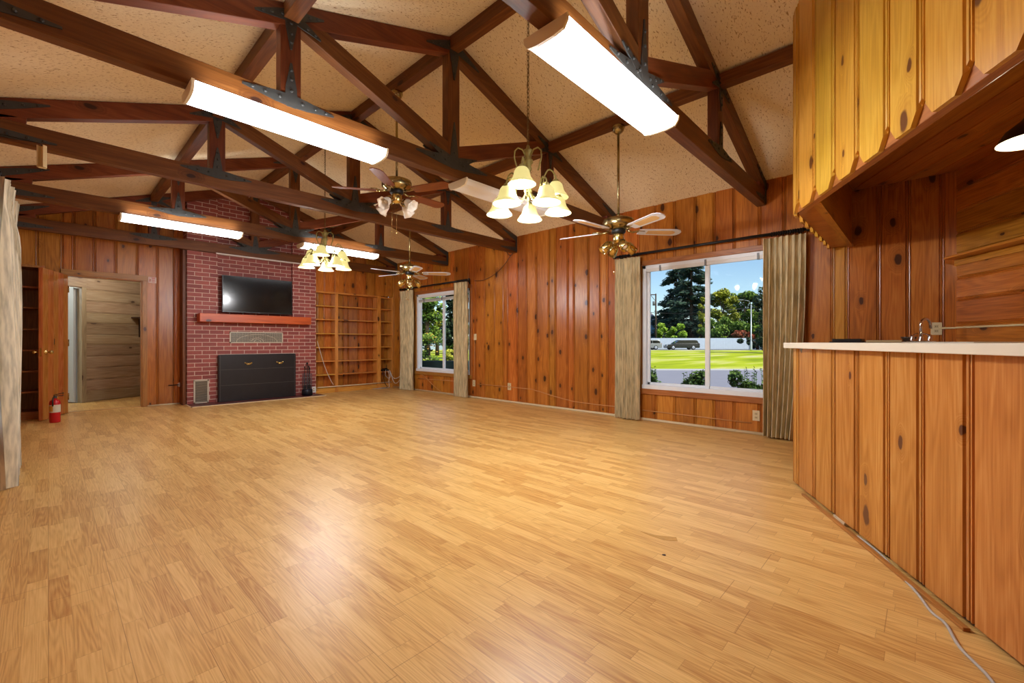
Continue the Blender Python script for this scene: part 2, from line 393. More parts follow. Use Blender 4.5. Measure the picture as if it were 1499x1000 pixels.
def board_wall(mb, org, ud, nd, L, top, bot=None, holes=(), wid=(.2, .27), narrow=.2, seed=1, widths=None, gd=.014, back=.09, mi=0, xs=(), edge=False, gw=1.):
    """Tongue-and-groove boards with moulded joints along ud; holes are (u0,u1,z0,z1)."""
    org, ud, nd = Vector(org), Vector(ud), Vector(nd); rng = random.Random(seed)
    bot = bot or (lambda u: 0.)
    up = Vector((0, 0, 1))
    u = 0.; k = 0
    while u < L-1e-6:
        if widths: w = widths[k % len(widths)]
        else: w = rng.uniform(*wid) if rng.random() > narrow else rng.uniform(.11, .14)
        k += 1
        e = min(u+w, L)
        if L-e < .05: e = L
        prof = [(0, gd), (.003*gw, .004), (.010*gw, .002), (.0125*gw, gd*.9), (.0165*gw, gd*.9), (.022*gw, 0)]
        pts = [(u+a, d) for a, d in prof]+[(e-a, d) for a, d in prof[::-1]]
        if e-u < .06: pts = [(u, gd), (u+.005, 0), (e-.005, 0), (e, gd)]
        extra = sorted([x for h in holes for x in (h[0], h[1]) if u < x < e]+[x for x in xs if u+1e-6 < x < e-1e-6])
        for x in extra:
            for i in range(len(pts)-1):
                if pts[i][0] <= x <= pts[i+1][0]:
                    t = (x-pts[i][0])/max(1e-9, pts[i+1][0]-pts[i][0]); pts.insert(i+1, (x, pts[i][1]+t*(pts[i+1][1]-pts[i][1]))); break
        rn = rng.random(); ou, ov = rng.uniform(0, 50), rng.uniform(0, 50)
        for (a, da), (b, db) in zip(pts[:-1], pts[1:]):
            if b-a < 1e-7: continue
            mid = (a+b)/2; spans = [(None, None)]
            for h in holes:
                if h[0]-1e-6 < mid < h[1]+1e-6: spans = [(None, h[2]), (h[3], None)]
            for z0, z1 in spans:
                za0 = bot(a) if z0 is None else z0; zb0 = bot(b) if z0 is None else z0
                za1 = top(a) if z1 is None else z1; zb1 = top(b) if z1 is None else z1
                if za1-za0 < 1e-4 and zb1-zb0 < 1e-4: continue
                n0 = len(mb.v)
                for uu, dd, z in ((a, da, za0), (b, db, zb0), (b, db, zb1), (a, da, za1)):
                    mb.v.append(org+ud*uu-nd*dd+up*z)
                ids = [n0, n0+1, n0+2, n0+3]; uvs = [(a+ou, za0+ov), (b+ou, zb0+ov), (b+ou, zb1+ov), (a+ou, za1+ov)]
                if ud.cross(up).dot(nd) < 0: ids.reverse(); uvs.reverse()
                mb.face(ids, uvs, rn, mi)
                if edge and z0 is None:
                    n0 = len(mb.v)
                    mb.v += [org+ud*a-nd*da+up*za0, org+ud*b-nd*db+up*zb0, org+ud*b-nd*back+up*zb0, org+ud*a-nd*back+up*za0]
                    mb.face([n0+3, n0+2, n0+1, n0], [(0+ou, a+ov), (0+ou, b+ov), (.02+ou, b+ov), (.02+ou, a+ov)], rn, mi)
                if back:
                    n0 = len(mb.v)
                    for uu, z in ((a, za0), (b, zb0), (b, zb1), (a, za1)): mb.v.append(org+ud*uu-nd*back+up*z)
                    mb.face([n0+3, n0+2, n0+1, n0], uvs, rn, mi)
        u = e

def hboard_wall(mb, org, ud, nd, L, z0, z1, h=.2, seed=3, gd=.01, back=.09, hole=None):
    """Horizontal boards, grooves running along ud."""
    org, ud, nd = Vector(org), Vector(ud), Vector(nd); rng = random.Random(seed); up = Vector((0,0,1)); z = z0
    while z < z1-1e-6:
        e = min(z+h*rng.uniform(.92, 1.1), z1); rn = rng.random(); ou, ov = rng.uniform(0, 50), rng.uniform(0, 50)
        pts = [(z, gd), (z+.006, .003), (z+.012, .008), (z+.018, 0), (e-.018, 0), (e-.012, .008), (e-.006, .003), (e, gd)]
        if e-z < .05: pts = [(z, 0), (e, 0)]
        for (a, da), (b, db) in zip(pts[:-1], pts[1:]):
            segs = [(0, L)] if not (hole and hole[2] < (a+b)/2 < hole[3]) else [(0, hole[0]), (hole[1], L)]
            for s0, s1 in segs:
                if s1-s0 < 1e-5: continue
                n0 = len(mb.v)
                mb.v += [org+ud*s0-nd*da+up*a, org+ud*s1-nd*da+up*a, org+ud*s1-nd*db+up*b, org+ud*s0-nd*db+up*b]
                ids = [n0, n0+1, n0+2, n0+3]; uvs = [(a+ou, s0+ov), (a+ou, s1+ov), (b+ou, s1+ov), (b+ou, s0+ov)]
                if ud.cross(up).dot(nd) < 0: ids.reverse(); uvs.reverse()
                mb.face(ids, uvs, rn)
        z = e
    if back:
        rects = [(0, L, z0, z1)] if not hole else [(0, hole[0], z0, z1), (hole[1], L, z0, z1), (hole[0], hole[1], hole[3], z1)]
        for s0, s1, a, b in rects:
            if s1-s0 > 1e-5: mb.quad(org+ud*s1-nd*back+up*a, org+ud*s0-nd*back+up*a, org+ud*s0-nd*back+up*b, org+ud*s1-nd*back+up*b)

# ------------------------------------------------------------------ room shell
def flat(name, mat, quads, kind='structure'):
    mb = MB()
    for q in quads: mb.quad(*q)
    o = mb.build(name, mat); o['kind'] = kind; return o
mb = MB(); mb.box((XL-.1, YB-.1, -.09), (XR+.1, YF+.02, 0)); struct(mb.build('floor', FLOOR))
mb = MB(); mb.box((-2.6, YF+.02, -.09), (3.2, 13.4, -.002)); struct(mb.build('floor_hallway', FLOOR))
mb = MB()
for x0, x1 in ((XL-.75, XM), (XM, XR+.75)):
    for yy in ((YB-.1, YF+.4),):
        mb.prism([(x0, zr(x0)), (x1, zr(x1)), (x1, zr(x1)+.16), (x0, zr(x0)+.16)], (0,0,0), (1,0,0), (0,0,1), (0,1,0), yy[0], yy[1])
struct(mb.build('ceiling', CEIL))

WIN = [(1.13, 2.80, .43, 2.10), (6.35, 8.13, .43, 2.10)]
# right wall: u runs from the far corner towards the camera
YC = 9.30
mb = MB(); hl = [(YC-b, YC-a, c, d) for a, b, c, d in WIN]
board_wall(mb, (XR, YC, 0), (0,-1,0), (-1,0,0), YC+.25, lambda u: zr(XR), holes=hl, seed=11)
struct(mb.build('wall_right', PINE))
# left wall with its own curtained window
mb = MB(); board_wall(mb, (XL, YB, 0), (0,1,0), (1,0,0), YF-YB, lambda u: zr(XL), holes=[(3.1-YB, 5.0-YB, .43, 2.10)], seed=5)
struct(mb.build('wall_left', PINE))
# far wall: boards left of the chimney, right behind the bookcase
mb = MB(); board_wall(mb, (XL, YF, 0), (1,0,0), (0,-1,0), 2.1-XL, lambda u: zr(XL+u), holes=[(.194-XL, 1.056-XL, 0, 2.065)], seed=21, wid=(.22,.26), narrow=.1)
struct(mb.build('wall_far', PINE))
mb = MB(); board_wall(mb, (3.2, YFR, 0), (1,0,0), (0,-1,0), XR-3.2, lambda u: zr(3.2+u), seed=27, wid=(.2,.26), narrow=.15)
# boards above the bookcase stand flush with its front
board_wall(mb, (3.73, 9.10, 2.12), (1,0,0), (0,-1,0), XR-3.73, lambda u: zr(3.73+u)-2.12, seed=29, wid=(.2,.26), narrow=.15, back=.02)
struct(mb.build('wall_far_right', PINE))
# end wall behind the camera, and the angled wall behind the bar
mb = MB(); board_wall(mb, (XL, YB, 0), (1,0,0), (0,1,0), 2.2, lambda u: zr(XL+u), seed=31); struct(mb.build('wall_back', PINE))
mb = MB(); hboard_wall(mb, K0, BE, BN, 4.7, 0, 3.9, h=.2, seed=33); struct(mb.build('wall_alcove', PINE))
# alcove ceiling between the soffit and the angled wall
mb = MB(7)
a0 = B0+BE*.02-BN*.02; w_ = (K0-B0).dot(-BN)
nst = 10
for i in range(nst):
    t0, t1 = i/nst*w_, (i+1)/nst*w_
    ss = lambda t: max((.027-.8704*t)/.4924, (3.82+.4924*t-5.56)/.8704)
    for ta, tb, za in ((max(t0, .08), max(t0, .08)+.012, 2.593), (max(t0, .08)+.012, t1, 2.585)):
        mb.prism([(ss(ta), ta), (3.6, ta), (3.6, tb), (ss(tb), tb)], B0, BE, -BN, (0,0,1), za, 2.605, longax=0)
struct(mb.build('ceiling_alcove', PINE))

# window trim and frames -------------------------------------------------
def window(idx, y0, y1, z0, z1, mull, blind_z, x=XR, sgn=1):
    # sgn 1: opens to +x
    X = lambda d: x+sgn*d
    def bx(mb, d0, d1, ya, yb, za, zb): mb.box((min(X(d0), X(d1)), ya, za), (max(X(d0), X(d1)), yb, zb))
    t = MB(idx); c = .05
    bx(t, 0, .10, y0, y0+c, z0, z1); bx(t, 0, .10, y1-c, y1, z0, z1); bx(t, 0, .10, y0, y1, z1-.045, z1); bx(t, -.02, .10, y0, y1, z0, z0+.055)
    bx(t, .04, .085, mull-.025, mull+.025, z0+.05, z1-.04)
    o = struct(t.build('window_%d' % idx, VINYL, bevel=.004))
    s = MB(); gs = .03
    for a, b in ((y0+c, mull), (mull, y1-c)):
        d = .045 if b <= mull+.01 else .06
        bx(s, d, d+.025, a, a+gs, z0+.055, z1-.045); bx(s, d, d+.025, b-gs, b, z0+.055, z1-.045)
        bx(s, d, d+.025, a, b, z0+.055, z0+.055+gs); bx(s, d, d+.025, a, b, z1-.045-gs, z1-.045)
    s.build('sash', VINYL, o)
    for a, b in ((y0+c, mull), (mull, y1-c)):
        g = MB(); bx(g, .062, .066, a, b, z0+.055, z1-.045); g.build('pane', GLASS, o)
    # raised mini blind: headrail, slat stack, brackets
    h = MB(); bx(h, .005, .035, y0+c, y1-c, z1-.045-.035, z1-.045)
    n = 9
    for k in range(n):
        zz = blind_z+.012+k*.006; bx(h, .004, .03, y0+c+.01, y1-c-.01, zz, zz+.0025)
    bx(h, .002, .032, y0+c+.01, y1-c-.01, blind_z, blind_z+.012)
    bl = h.build('blind', WHITE, o)
    k = MB()
    for f in (.15, .5, .85):
        yy = y0+(y1-y0)*f; bx(k, -.004, .036, yy-.012, yy+.012, blind_z-.004, blind_z+.07)
    k.build('bracket', plain('blind_clip_%d' % idx, (120, 122, 124), .4), bl)
    f = MB(idx+40)
    bx(f, -.02, 0, y0-.06, y1+.06, z1, z1+.065); bx(f, -.028, 0, y0-.06, y1+.06, z0-.07, z0); bx(f, -.015, 0, y0-.06, y0, z0, z1); bx(f, -.015, 0, y1, y1+.06, z0, z1)
    struct(f.build('trim_%d' % idx, TRIM, bevel=.004))
window(1, *WIN[0], 1.96, 2.012)
window(2, *WIN[1], 7.24, 1.925)
window(3, 3.1, 5.0, .43, 2.10, 4.05, 2.0, x=XL, sgn=-1)

# baseboards (pale quarter rounds)
def qround(name, pts, mat, r=.019):
    mb = MB(); mb.tube([(p[0], p[1], r*.8) for p in pts], r, 8); return struct(mb.build(name, mat))
qround('baseboard_right', [(XR-.012, 9.05, 0), (XR-.012, 5.2, 0), (XR-.014, 3.2, 0), (XR-.012, .75, 0)], OFFWHITE)
qround('baseboard_left', [(XL+.012, YB, 0), (XL+.012, 8.9, 0)], OFFWHITE)
qround('baseboard_far', [(1.125, YF-.012, 0), (1.6, YF-.012, 0)], OFFWHITE, .012)

# doorway casing
mb = MB(3)
mb.box((1.056, YF-.02, 0), (1.122, YF, 2.13)); mb.box((.128, YF-.02, 0), (.194, YF, 2.13)); mb.box((.128, YF-.024, 2.065), (1.122, YF, 2.15))
mb.box((1.044, YF-.01, 0), (1.056, YF+.12, 2.065)); mb.box((.194, YF-.01, 0), (.206, YF+.12, 2.065)); mb.box((.194, YF-.01, 2.053), (1.056, YF+.12, 2.065))
struct(mb.build('trim_4', TRIM, bevel=.003))
mb = MB(); mb.box((.2, YF-.005, 0), (1.05, YF+.13, .008)); struct(mb.build('trim_5', plain('threshold', (196, 150, 92), .4)))

# hallway behind the doorway: angled board wall with a white room beyond
HP = Vector((.46, 10.753, 0)); HE = Vector((.8704, .4924, 0)); HN = Vector((.4924, -.8704, 0))
mb = MB(); hboard_wall(mb, HP-HE*2.2, HE, HN, 4.6, 0, 2.5, h=.195, seed=41, gd=.006, hole=(2.2-.80, 2.2-.075, 0, 2.02))
struct(mb.build('wall_hallway', GREYWOOD))
mb = MB(); o_ = HP-HE*.80
mb.obox(o_, HE, HN, (0,0,1), (-.07, 0), (-.09, .02), (0, 2.09)); mb.obox(o_, HE, HN, (0,0,1), (.725, .795), (-.09, .02), (0, 2.09)); mb.obox(o_, HE, HN, (0,0,1), (-.07, .795), (-.09, .022), (2.02, 2.09))
struct(mb.build('trim_6', GREYWOOD, bevel=.003))
mb = MB(); mb.obox(HP, HE, HN, (0,0,1), (-2.4, 1.4), (-1.62, -1.56), (0, 2.5)); mb.obox(HP, HE, HN, (0,0,1), (-.075, -.02), (-1.6, -.09), (0, 2.5)); mb.obox(HP, HE, HN, (0,0,1), (-2.4, -2.34), (-1.6, -.09), (0, 2.5))
struct(mb.build('wall_white_room', GLAZEW))
mb = MB(); mb.obox(HP, HE, HN, (0,0,1), (-2.34, -.08), (-1.56, -1.545), (0, .12)); mb.obox(HP, HE, HN, (0,0,1), (-2.34, -.08), (-1.56, -1.545), (.98, 1.0)); struct(mb.build('baseboard_white_room', WHITE))
# white inner door standing open in the far room doorway
mb = MB(); mb.obox(HP, HE, HN, (0,0,1), (-.125, -.085), (-.85, -.10), (.01, 2.01)); struct(mb.build('door_2', plain('white_door', (176, 180, 178), .5), bevel=.003))
mb = MB(); mb.box((-2.6, YF+.1, 2.5), (3.2, 13.4, 2.56)); struct(mb.build('ceiling_hallway', plain('hall_ceiling', (216, 206, 184), .9)))
mb = MB(); mb.box((-2.66, YF+.1, 0), (-2.6, 13.4, 2.5)); mb.box((3.2, YF+.1, 0), (3.26, 13.4, 2.5)); mb.box((-2.6, 13.4, 0), (3.2, 13.46, 2.5)); struct(mb.build('wall_hallway_end', GREYWOOD))
def added_dome_lamp(loc, label, watts, col=(1,.93,.8)):  # out-of-view lamps added to light the hallway and the white room
    t = thing('added_ceiling_lamp', label, 'lamp', loc)
    b = MB(); b.lathe([(.0, 0), (.15, 0), (.15, -.02), (.0, -.02)], n=24); b.build('base', BRASS, t)
    s = MB(); s.lathe([(.13, -.02), (.125, -.06), (.09, -.10), (.0, -.12)], n=24); s.build('lamp_shade', SHADE, t)
    ld = bpy.data.lights.new('bulb_light', 'POINT'); ld.energy = watts; ld.shadow_soft_size = .1; ld.color = col
    lo = bpy.data.objects.new('bulb_light', ld); C.objects.link(lo); lo.parent = t; lo.location = (0, 0, -.22)
added_dome_lamp((.9, 10.1, 2.5), 'added unseen brass rimmed dome lamp lighting the hallway', 15, (1, .95, .86))
added_dome_lamp((-.9, 11.2, 2.5), 'added unseen dome lamp lighting the white room', 30, (.92, .97, 1))

# ------------------------------------------------------------------ roof trusses
TH = .09
def truss():
    t = thing('roof_truss', 'x', 'roof truss')
    def pr(name, poly, lax=0, m=BEAM, sd=0):
        mb = MB(hash(name) % 97+sd); mb.prism(poly, (0,0,0), (1,0,0), (0,0,1), (0,1,0), 0, TH, longax=lax); return mb.build(name, m, t, bevel=.004)
    zb, zt = 2.605, 2.77; rd = .153
    pr('bottom_chord', [(XL+.01, zb), (XR-.01, zb), (XR-.01, zt), (XL+.01, zt)])
    for s in (-1, 1):
        f = lambda x: XM+s*(x-XM)
        P = lambda *p: [(f(x), z) for x, z in (p if s == 1 else p[::-1])]
        xr_ = XR-.01
        pr('rafter', P((XM, zr(XM)-.004-rd), (xr_, zr(xr_)-.004-rd), (xr_, zr(xr_)-.004), (XM, zr(XM)-.004)), sd=s+2)
        pr('queen_post', P((3.985, zt), (4.12, zt), (4.12, zr(4.12)-rd), (3.985, zr(3.985)-rd)), lax=1, sd=s+5)
        mb = MB(s+9); mb.bar((f(2.66), TH/2, 2.835), (f(4.03), TH/2, 3.355), TH*.96, .14); mb.build('brace', BEAM, t, bevel=.004)
        pr('heel_block', P((5.33, zt), (xr_, zt), (xr_, zr(xr_)-rd+.05), (5.325, zr(5.325)-rd-.004)), sd=s+12)
    pr('king_post', [(XM-.068, zt), (XM+.068, zt), (XM+.068, zr(XM)-rd), (XM-.068, zr(XM)-rd)], lax=1)
    # star plates on both faces
    def plate(name, c, spikes, extra=()):
        mb = MB()
        for y0, y1 in ((-.007, 0.0), (TH, TH+.007)):
            for i, (ang, ln, wd) in enumerate(spikes):
                a = R(ang); d = (math.cos(a), math.sin(a)); n = (-d[1], d[0]); e = i*.0004
                P = [(c[0]-d[0]*.03+n[0]*wd/2, c[1]-d[1]*.03+n[1]*wd/2), (c[0]-d[0]*.03-n[0]*wd/2, c[1]-d[1]*.03-n[1]*wd/2),
                     (c[0]+d[0]*ln*.35-n[0]*wd*.40, c[1]+d[1]*ln*.35-n[1]*wd*.40), (c[0]+d[0]*ln-n[0]*.006, c[1]+d[1]*ln-n[1]*.006),
                     (c[0]+d[0]*ln+n[0]*.006, c[1]+d[1]*ln+n[1]*.006), (c[0]+d[0]*ln*.35+n[0]*wd*.40, c[1]+d[1]*ln*.35+n[1]*wd*.40)]
                mb.prism(P, (0,0,0), (1,0,0), (0,0,1), (0,1,0), y0-(e if y0 < 0 else 0), y1+(e if y0 > 0 else 0))
                for q in (.25, .55, .8):
                    mb.lathe([(.011, 0), (.011, .006), (.006, .010), (0, .010)], (c[0]+d[0]*ln*q, y0-e if y0 < 0 else y1+e, c[1]+d[1]*ln*q), (0, -1 if y0 < 0 else 1, 0), 6, sm=False)
            for (x0, z0, x1, z1) in extra:
                mb.prism([(x0, z0), (x1, z0), (x1, z1), (x0, z1)], (0,0,0), (1,0,0), (0,0,1), (0,1,0), y0-(.002 if y0 < 0 else 0), y1+(.002 if y0 > 0 else 0))
        return mb.build(name, STEEL, t)
    sl = math.degrees(math.atan(.345)); ba = math.degrees(math.atan2(.52, 1.37))
    plate('star_plate', (XM, 2.735), [(180, .42, .11), (0, .42, .11), (90, .38, .10), (180-ba, .30, .09), (ba, .30, .09)])
    plate('star_plate', (XM, zr(XM)-.085), [(180+sl, .33, .09), (-sl, .33, .09), (270, .32, .12)])
    for s in (-1, 1):
        xq = XM+s*1.4475
        plate('star_plate', (xq, 2.735), [(180, .30, .09), (0, .30, .09), (90, .26, .09)])
        plate('star_plate', (xq, zr(xq)-.085), [(180-s*sl if s == 1 else 180+sl, .24, .08), (-sl if s == 1 else sl, .24, .08), (270, .24, .09), ((180+ba) if s == 1 else -ba, .22, .08)])
        xh = XM+s*(XR-.05-XM)
        dirx = 180 if s == 1 else 0
        plate('heel_plate', (xh, 2.66), [(dirx, .36, .075)], extra=[(min(xh, xh+s*.035), 2.62, max(xh, xh+s*.035), 2.87)])
        plate('heel_plate', (xh, zr(xh)-.06), [(180-sl if s == 1 else sl, .34, .075)])
    return t
TY = [1.30, 3.20, 5.12, 7.02, 8.905]
tr0 = truss()
TL = ['near exposed redwood truss carrying the large fluorescent fixture by the bar',
      'redwood truss whose left chord carries a lit fixture, behind the near chandelier',
      'middle redwood truss with no fixture, spanning behind the fan with tulip shades',
      'redwood truss carrying two lit fixtures just behind the far chandelier',
      'last redwood truss, standing right against the brick chimney breast']
for i, y in enumerate(TY):
    t = tr0 if i == 0 else copy_tree(tr0)
    place(t, (0, y, 0), 0, TL[i], 'exposed roof trusses')
for x, nm, lb, h in ((XM, 'ridge_beam', 'ridge beam running under the peak of the ceiling', .13), (XM-1.4475, 'purlin', 'purlin beam along the left ceiling slope', .105), (XM+1.4475, 'purlin', 'purlin beam along the right ceiling slope', .105)):
    mb = MB(5); zt = zr(x)-.004-(0 if x == XM else .014)
    mb.box((x-.048, {-1: -.70, 0: .10, 1: .745}[round((x-XM)/1.44)], zt-h), (x+.048, {-1: 9.31, 0: 9.0, 1: 9.09}[round((x-XM)/1.44)], zt)); tag(mb.build(nm, BEAM, bevel=.004), lb, 'beam')

# ------------------------------------------------------------------ chimney breast
def brickbox(mb, lo, hi, faces='fls r t'):
    x0, y0, z0 = lo; x1, y1, z1 = hi
    mb.quad((x0,y0,z0), (x1,y0,z0), (x1,y0,z1), (x0,y0,z1), uv=[(x0,z0),(x1,z0),(x1,z1),(x0,z1)])
    mb.quad((x0,y1,z0), (x0,y0,z0), (x0,y0,z1), (x0,y1,z1), uv=[(y1,z0),(y0,z0),(y0,z1),(y1,z1)])
    mb.quad((x1,y0,z0), (x1,y1,z0), (x1,y1,z1), (x1,y0,z1), uv=[(y0,z0),(y1,z0),(y1,z1),(y0,z1)])
    mb.quad((x0,y0,z1), (x1,y0,z1), (x1,y1,z1), (x0,y1,z1), uv=[(x0,y0),(x1,y0),(x1,y1),(x0,y1)])
    mb.quad((x0,y1,z0), (x1,y1,z0), (x1,y0,z0), (x0,y0,z0), uv=[(x0,y0),(x1,y0),(x1,y1),(x0,y1)])
FX0, FX1, FY = 1.60, 3.735, 9.0
fp = thing('brick_fireplace', 'red brick chimney breast with a recessed centre panel, rising to the roof', 'fireplace', (2.66, FY, 0))
off = (2.66, FY, 0)
mb = MB(); RX0, RX1, RZ = 2.04, 3.285, 1.54
brickbox(mb, (FX0, FY, 0), (FX1, YF-.01, RZ)); 
brickbox(mb, (FX0, FY, RZ), (RX0, YF-.01, 3.4)); brickbox(mb, (RX1, FY, RZ), (FX1, YF-.01, 3.4)); brickbox(mb, (RX0, FY+.075, RZ), (RX1, YF-.01, 3.4))
# upper gable part of the chimney under the sloping roof
def gab(x0, x1, y):
    xs = [x0]+([XM] if x0 < XM < x1 else [])+[x1]
    for a, b in zip(xs[:-1], xs[1:]):
        mb.quad((a,y,3.4), (b,y,3.4), (b,y,zr(b)), (a,y,zr(a)), uv=[(a,3.4),(b,3.4),(b,zr(b)),(a,zr(a))])
gab(FX0, RX0, FY); gab(RX1, FX1, FY); gab(RX0, RX1, FY+.075)
for x in (FX0, FX1): mb.quad((x,YF-.01,3.4), (x,FY,3.4), (x,FY,zr(x)), (x,YF-.01,zr(x)), uv=[(0,0),(.3,0),(.3,.2),(0,.2)])
mb.build('chimney_breast', BRICK, fp, off)
mb = MB(); mb.box((FX0-.0, 8.64, .0), (FX1+.03, FY, .014)); mb.build('hearth', HEARTH, fp, off, bevel=.003)
mb = MB(); mb.box((FX0-.02, 8.615, 0), (FX1+.05, 8.64, .010)); mb.box((FX0-.022, 8.615, 0), (FX0, FY+.3, .010)); mb.build('hearth_edging', OFFWHITE, fp, off)
mb = MB(4); mb.box((1.735, 8.79, 1.405), (3.56, FY+.06, 1.548)); mb.build('mantel', MANTEL, fp, off, bevel=.005)
mb = MB(6); mb.box((FX0-.05, FY+.05, 0), (FX0-.002, FY+.30, 2.66)); mb.build('edge_board', BEAM, fp, off)
# warm-air grille with its fan motif
mb = MB(); gx0, gx1, gz0, gz1 = 2.216, 3.105, 1.045, 1.248; y = FY-.012
for a in ((gx0, gz0, gx1, gz0+.018), (gx0, gz1-.018, gx1, gz1), (gx0, gz0, gx0+.02, gz1), (gx1-.02, gz0, gx1, gz1)): mb.box((a[0], y, a[1]), (a[2], FY, a[3]))
for k in range(1, 44):
    x = gx0+.02+(gx1-gx0-.04)*k/44; mb.box((x-.0022, y+.003, gz0+.018), (x+.0022, y+.008, gz1-.018))
for k in range(1, 8):
    z = gz0+.018+(gz1-gz0-.036)*k/8; mb.box((gx0+.02, y+.003, z-.0022), (gx1-.02, y+.008, z+.0022))
cx_ = (gx0+gx1)/2
for rx, rz in ((.34, .135), (.10, .075), (.05, .04)):
    mb.tube([(cx_+rx*math.cos(math.pi*k/20), y-.001, gz0+.02+rz*math.sin(math.pi*k/20)) for k in range(21)], .004, 5)
for k in range(1, 9):
    a = math.pi*k/9; mb.tube([(cx_+.05*math.cos(a), y-.001, gz0+.02+.04*math.sin(a)), (cx_+.10*math.cos(a), y-.001, gz0+.02+.075*math.sin(a))], .003, 5)
    mb.tube([(cx_+.10*math.cos(a), y-.001, gz0+.02+.075*math.sin(a)), (cx_+.15*math.cos(a), y-.001, gz0+.02+.105*math.sin(a))], .0022, 5)
g = mb.build('air_grille', VENTM, fp, off)
mb = MB(); mb.box((gx0+.01, FY-.003, gz0+.01), (gx1-.01, FY-.0015, gz1-.01)); mb.build('grille_back', BLACKP, g, off)
mb = MB(); vx0, vx1, vz0, vz1 = 1.688, 1.905, .02, .415
for a in ((vx0, vz0, vx1, vz0+.02), (vx0, vz1-.02, vx1, vz1), (vx0, vz0, vx0+.022, vz1), (vx1-.022, vz0, vx1, vz1)): mb.box((a[0], FY-.014, a[1]), (a[2], FY, a[3]))
for k in range(18):
    z = vz0+.03+k*.0198; mb.obox((0, FY-.004, z), (1,0,0), (0,.75,-.66), (0,.66,.75), (vx0+.02, vx1-.02), (-.013, .007), (0, .0025))
v = mb.build('floor_vent', VENTM, fp, off)
mb = MB(); mb.box((vx0+.01, FY-.002, vz0+.01), (vx1-.01, FY-.001, vz1-.01)); mb.build('vent_back', BLACKP, v, off)

# folding black firescreen
fs = thing('fire_screen', 'black metal fire screen with two brass handles standing before the hearth opening', 'fire screen', (2.665, 8.93, 0))
off = (2.665, 8.93, 0); mb = MB()
mb.prism([(2.03, .014), (3.31, .014), (3.31, .82), (3.29, .842), (2.05, .842), (2.03, .82)], (0,0,0), (1,0,0), (0,0,1), (0,1,0), 8.905, 8.925)
mb.prism([(8.925, .014), (8.985, .014), (8.985, .82), (8.925, .842)], (0,0,0), (0,1,0), (0,0,1), (1,0,0), 2.03, 2.045)
mb.prism([(8.925, .014), (8.985, .014), (8.985, .82), (8.925, .842)], (0,0,0), (0,1,0), (0,0,1), (1,0,0), 3.295, 3.31)
mb.build('panel', SCREENBLK, fs, off, bevel=.004)
mb = MB()
for z in (.30, .575): mb.box((2.04, 8.901, z-.004), (3.30, 8.905, z+.004))
mb.box((2.05, 8.9, .03), (2.058, 8.905, .83)); mb.box((3.282, 8.9, .03), (3.29, 8.905, .83))
mb.build('seam', plain('screen_seam', (66, 60, 60), .5, .2), fs, off)
for x in (2.49, 3.02):
    mb = MB()
    for dx, dz, r in ((-.05, .004, .016), (.05, .004, .016), (-.025, -.008, .017), (.025, -.008, .017), (0, -.014, .02)):
        mb.lathe([(r, 0), (r*.8, .008), (0, .012)], (x+dx, 8.905, .68+dz), (0,-1,0), 10)
    mb.tube([(x-.04, 8.89, .67), (x-.03, 8.875, .655), (x+.03, 8.875, .655), (x+.04, 8.89, .67)], .006, 6)
    mb.build('handle', BRASSB, fs, off)

# television over the mantel
tv = thing('television', 'black flat television mounted on the brick above the mantel', 'television', (2.66, 8.95, 1.9))
off = (2.66, 8.95, 1.9); mb = MB(); T0, T1, S0, S1 = 2.085, 3.245, 1.588, 2.238
mb.box((T0, 8.915, S0), (T1, 8.955, S1)); mb.box((T0+.2, 8.955, S0+.12), (T1-.2, 9.0, S1-.16)); mb.build('bezel', BEZEL, tv, off, bevel=.004)
mb = MB(); mb.quad((T0+.012, 8.9140, S0+.02), (T1-.012, 8.9140, S0+.02), (T1-.012, 8.9140, S1-.012), (T0+.012, 8.9140, S1-.012)); mb.build('screen', SCREEN, tv, off)
mb = MB(); mb.box((2.5, 9.0, 1.78), (2.83, 9.075, 2.06)); mb.build('wall_bracket', BLACKM, tv, off)
mb = MB(); mb.box((2.645, 8.913, S0+.006), (2.685, 8.9148, S0+.012)); mb.build('badge', plain('tv_badge', (120, 120, 124), .3), tv, off)

# fireplace tools in their basket stand
ft = thing('fire_tool_set', 'dark fireplace tool set with wire basket and round base by the bookcase', 'fire tools', (3.50, 8.84, .014))
mb = MB(); mb.lathe([(.098, 0), (.098, .11), (.085, .125), (0, .125)], n=24, closed=True); mb.build('base', plain('tool_base', (30, 34, 44), .35, .4), ft)
mb = MB()
for k in range(9):
    z = .14+k*.035; mb.tube([(.085*math.cos(a*math.pi/10), .085*math.sin(a*math.pi/10), z) for a in range(21)], .0028, 5, caps=False)
for k in range(10):
    a = k*math.pi/5; mb.tube([(.085*math.cos(a), .085*math.sin(a), .11), (.085*math.cos(a), .085*math.sin(a), .43)], .003, 5)
mb.build('basket', plain('basket_wire', (86, 96, 104), .4, .5), ft)
mb = MB(); mb.tube([(0, 0, .12), (0, 0, .60)], .009, 8); mb.lathe([(.0, .6), (.018, .61), (.02, .63), (.0, .66)], n=12); mb.tube([(-.06, 0, .5), (0, 0, .52), (.06, 0, .5)], .006, 6); mb.build('stand', BLACKM, ft)
for k, (dx, dy, top) in enumerate(((-.05, -.01, .52), (.05, .01, .50), (.012, -.045, .54))):
    mb = MB(); mb.tube([(dx, dy, .15), (dx, dy, top)], .006, 6); mb.lathe([(.0, top), (.013, top+.01), (.013, top+.04), (0, top+.06)], (dx, dy, 0), n=10)
    mb.box((dx-.022, dy-.006, .13), (dx+.022, dy+.006, .2)); mb.build('fire_tool', BLACKM, ft)

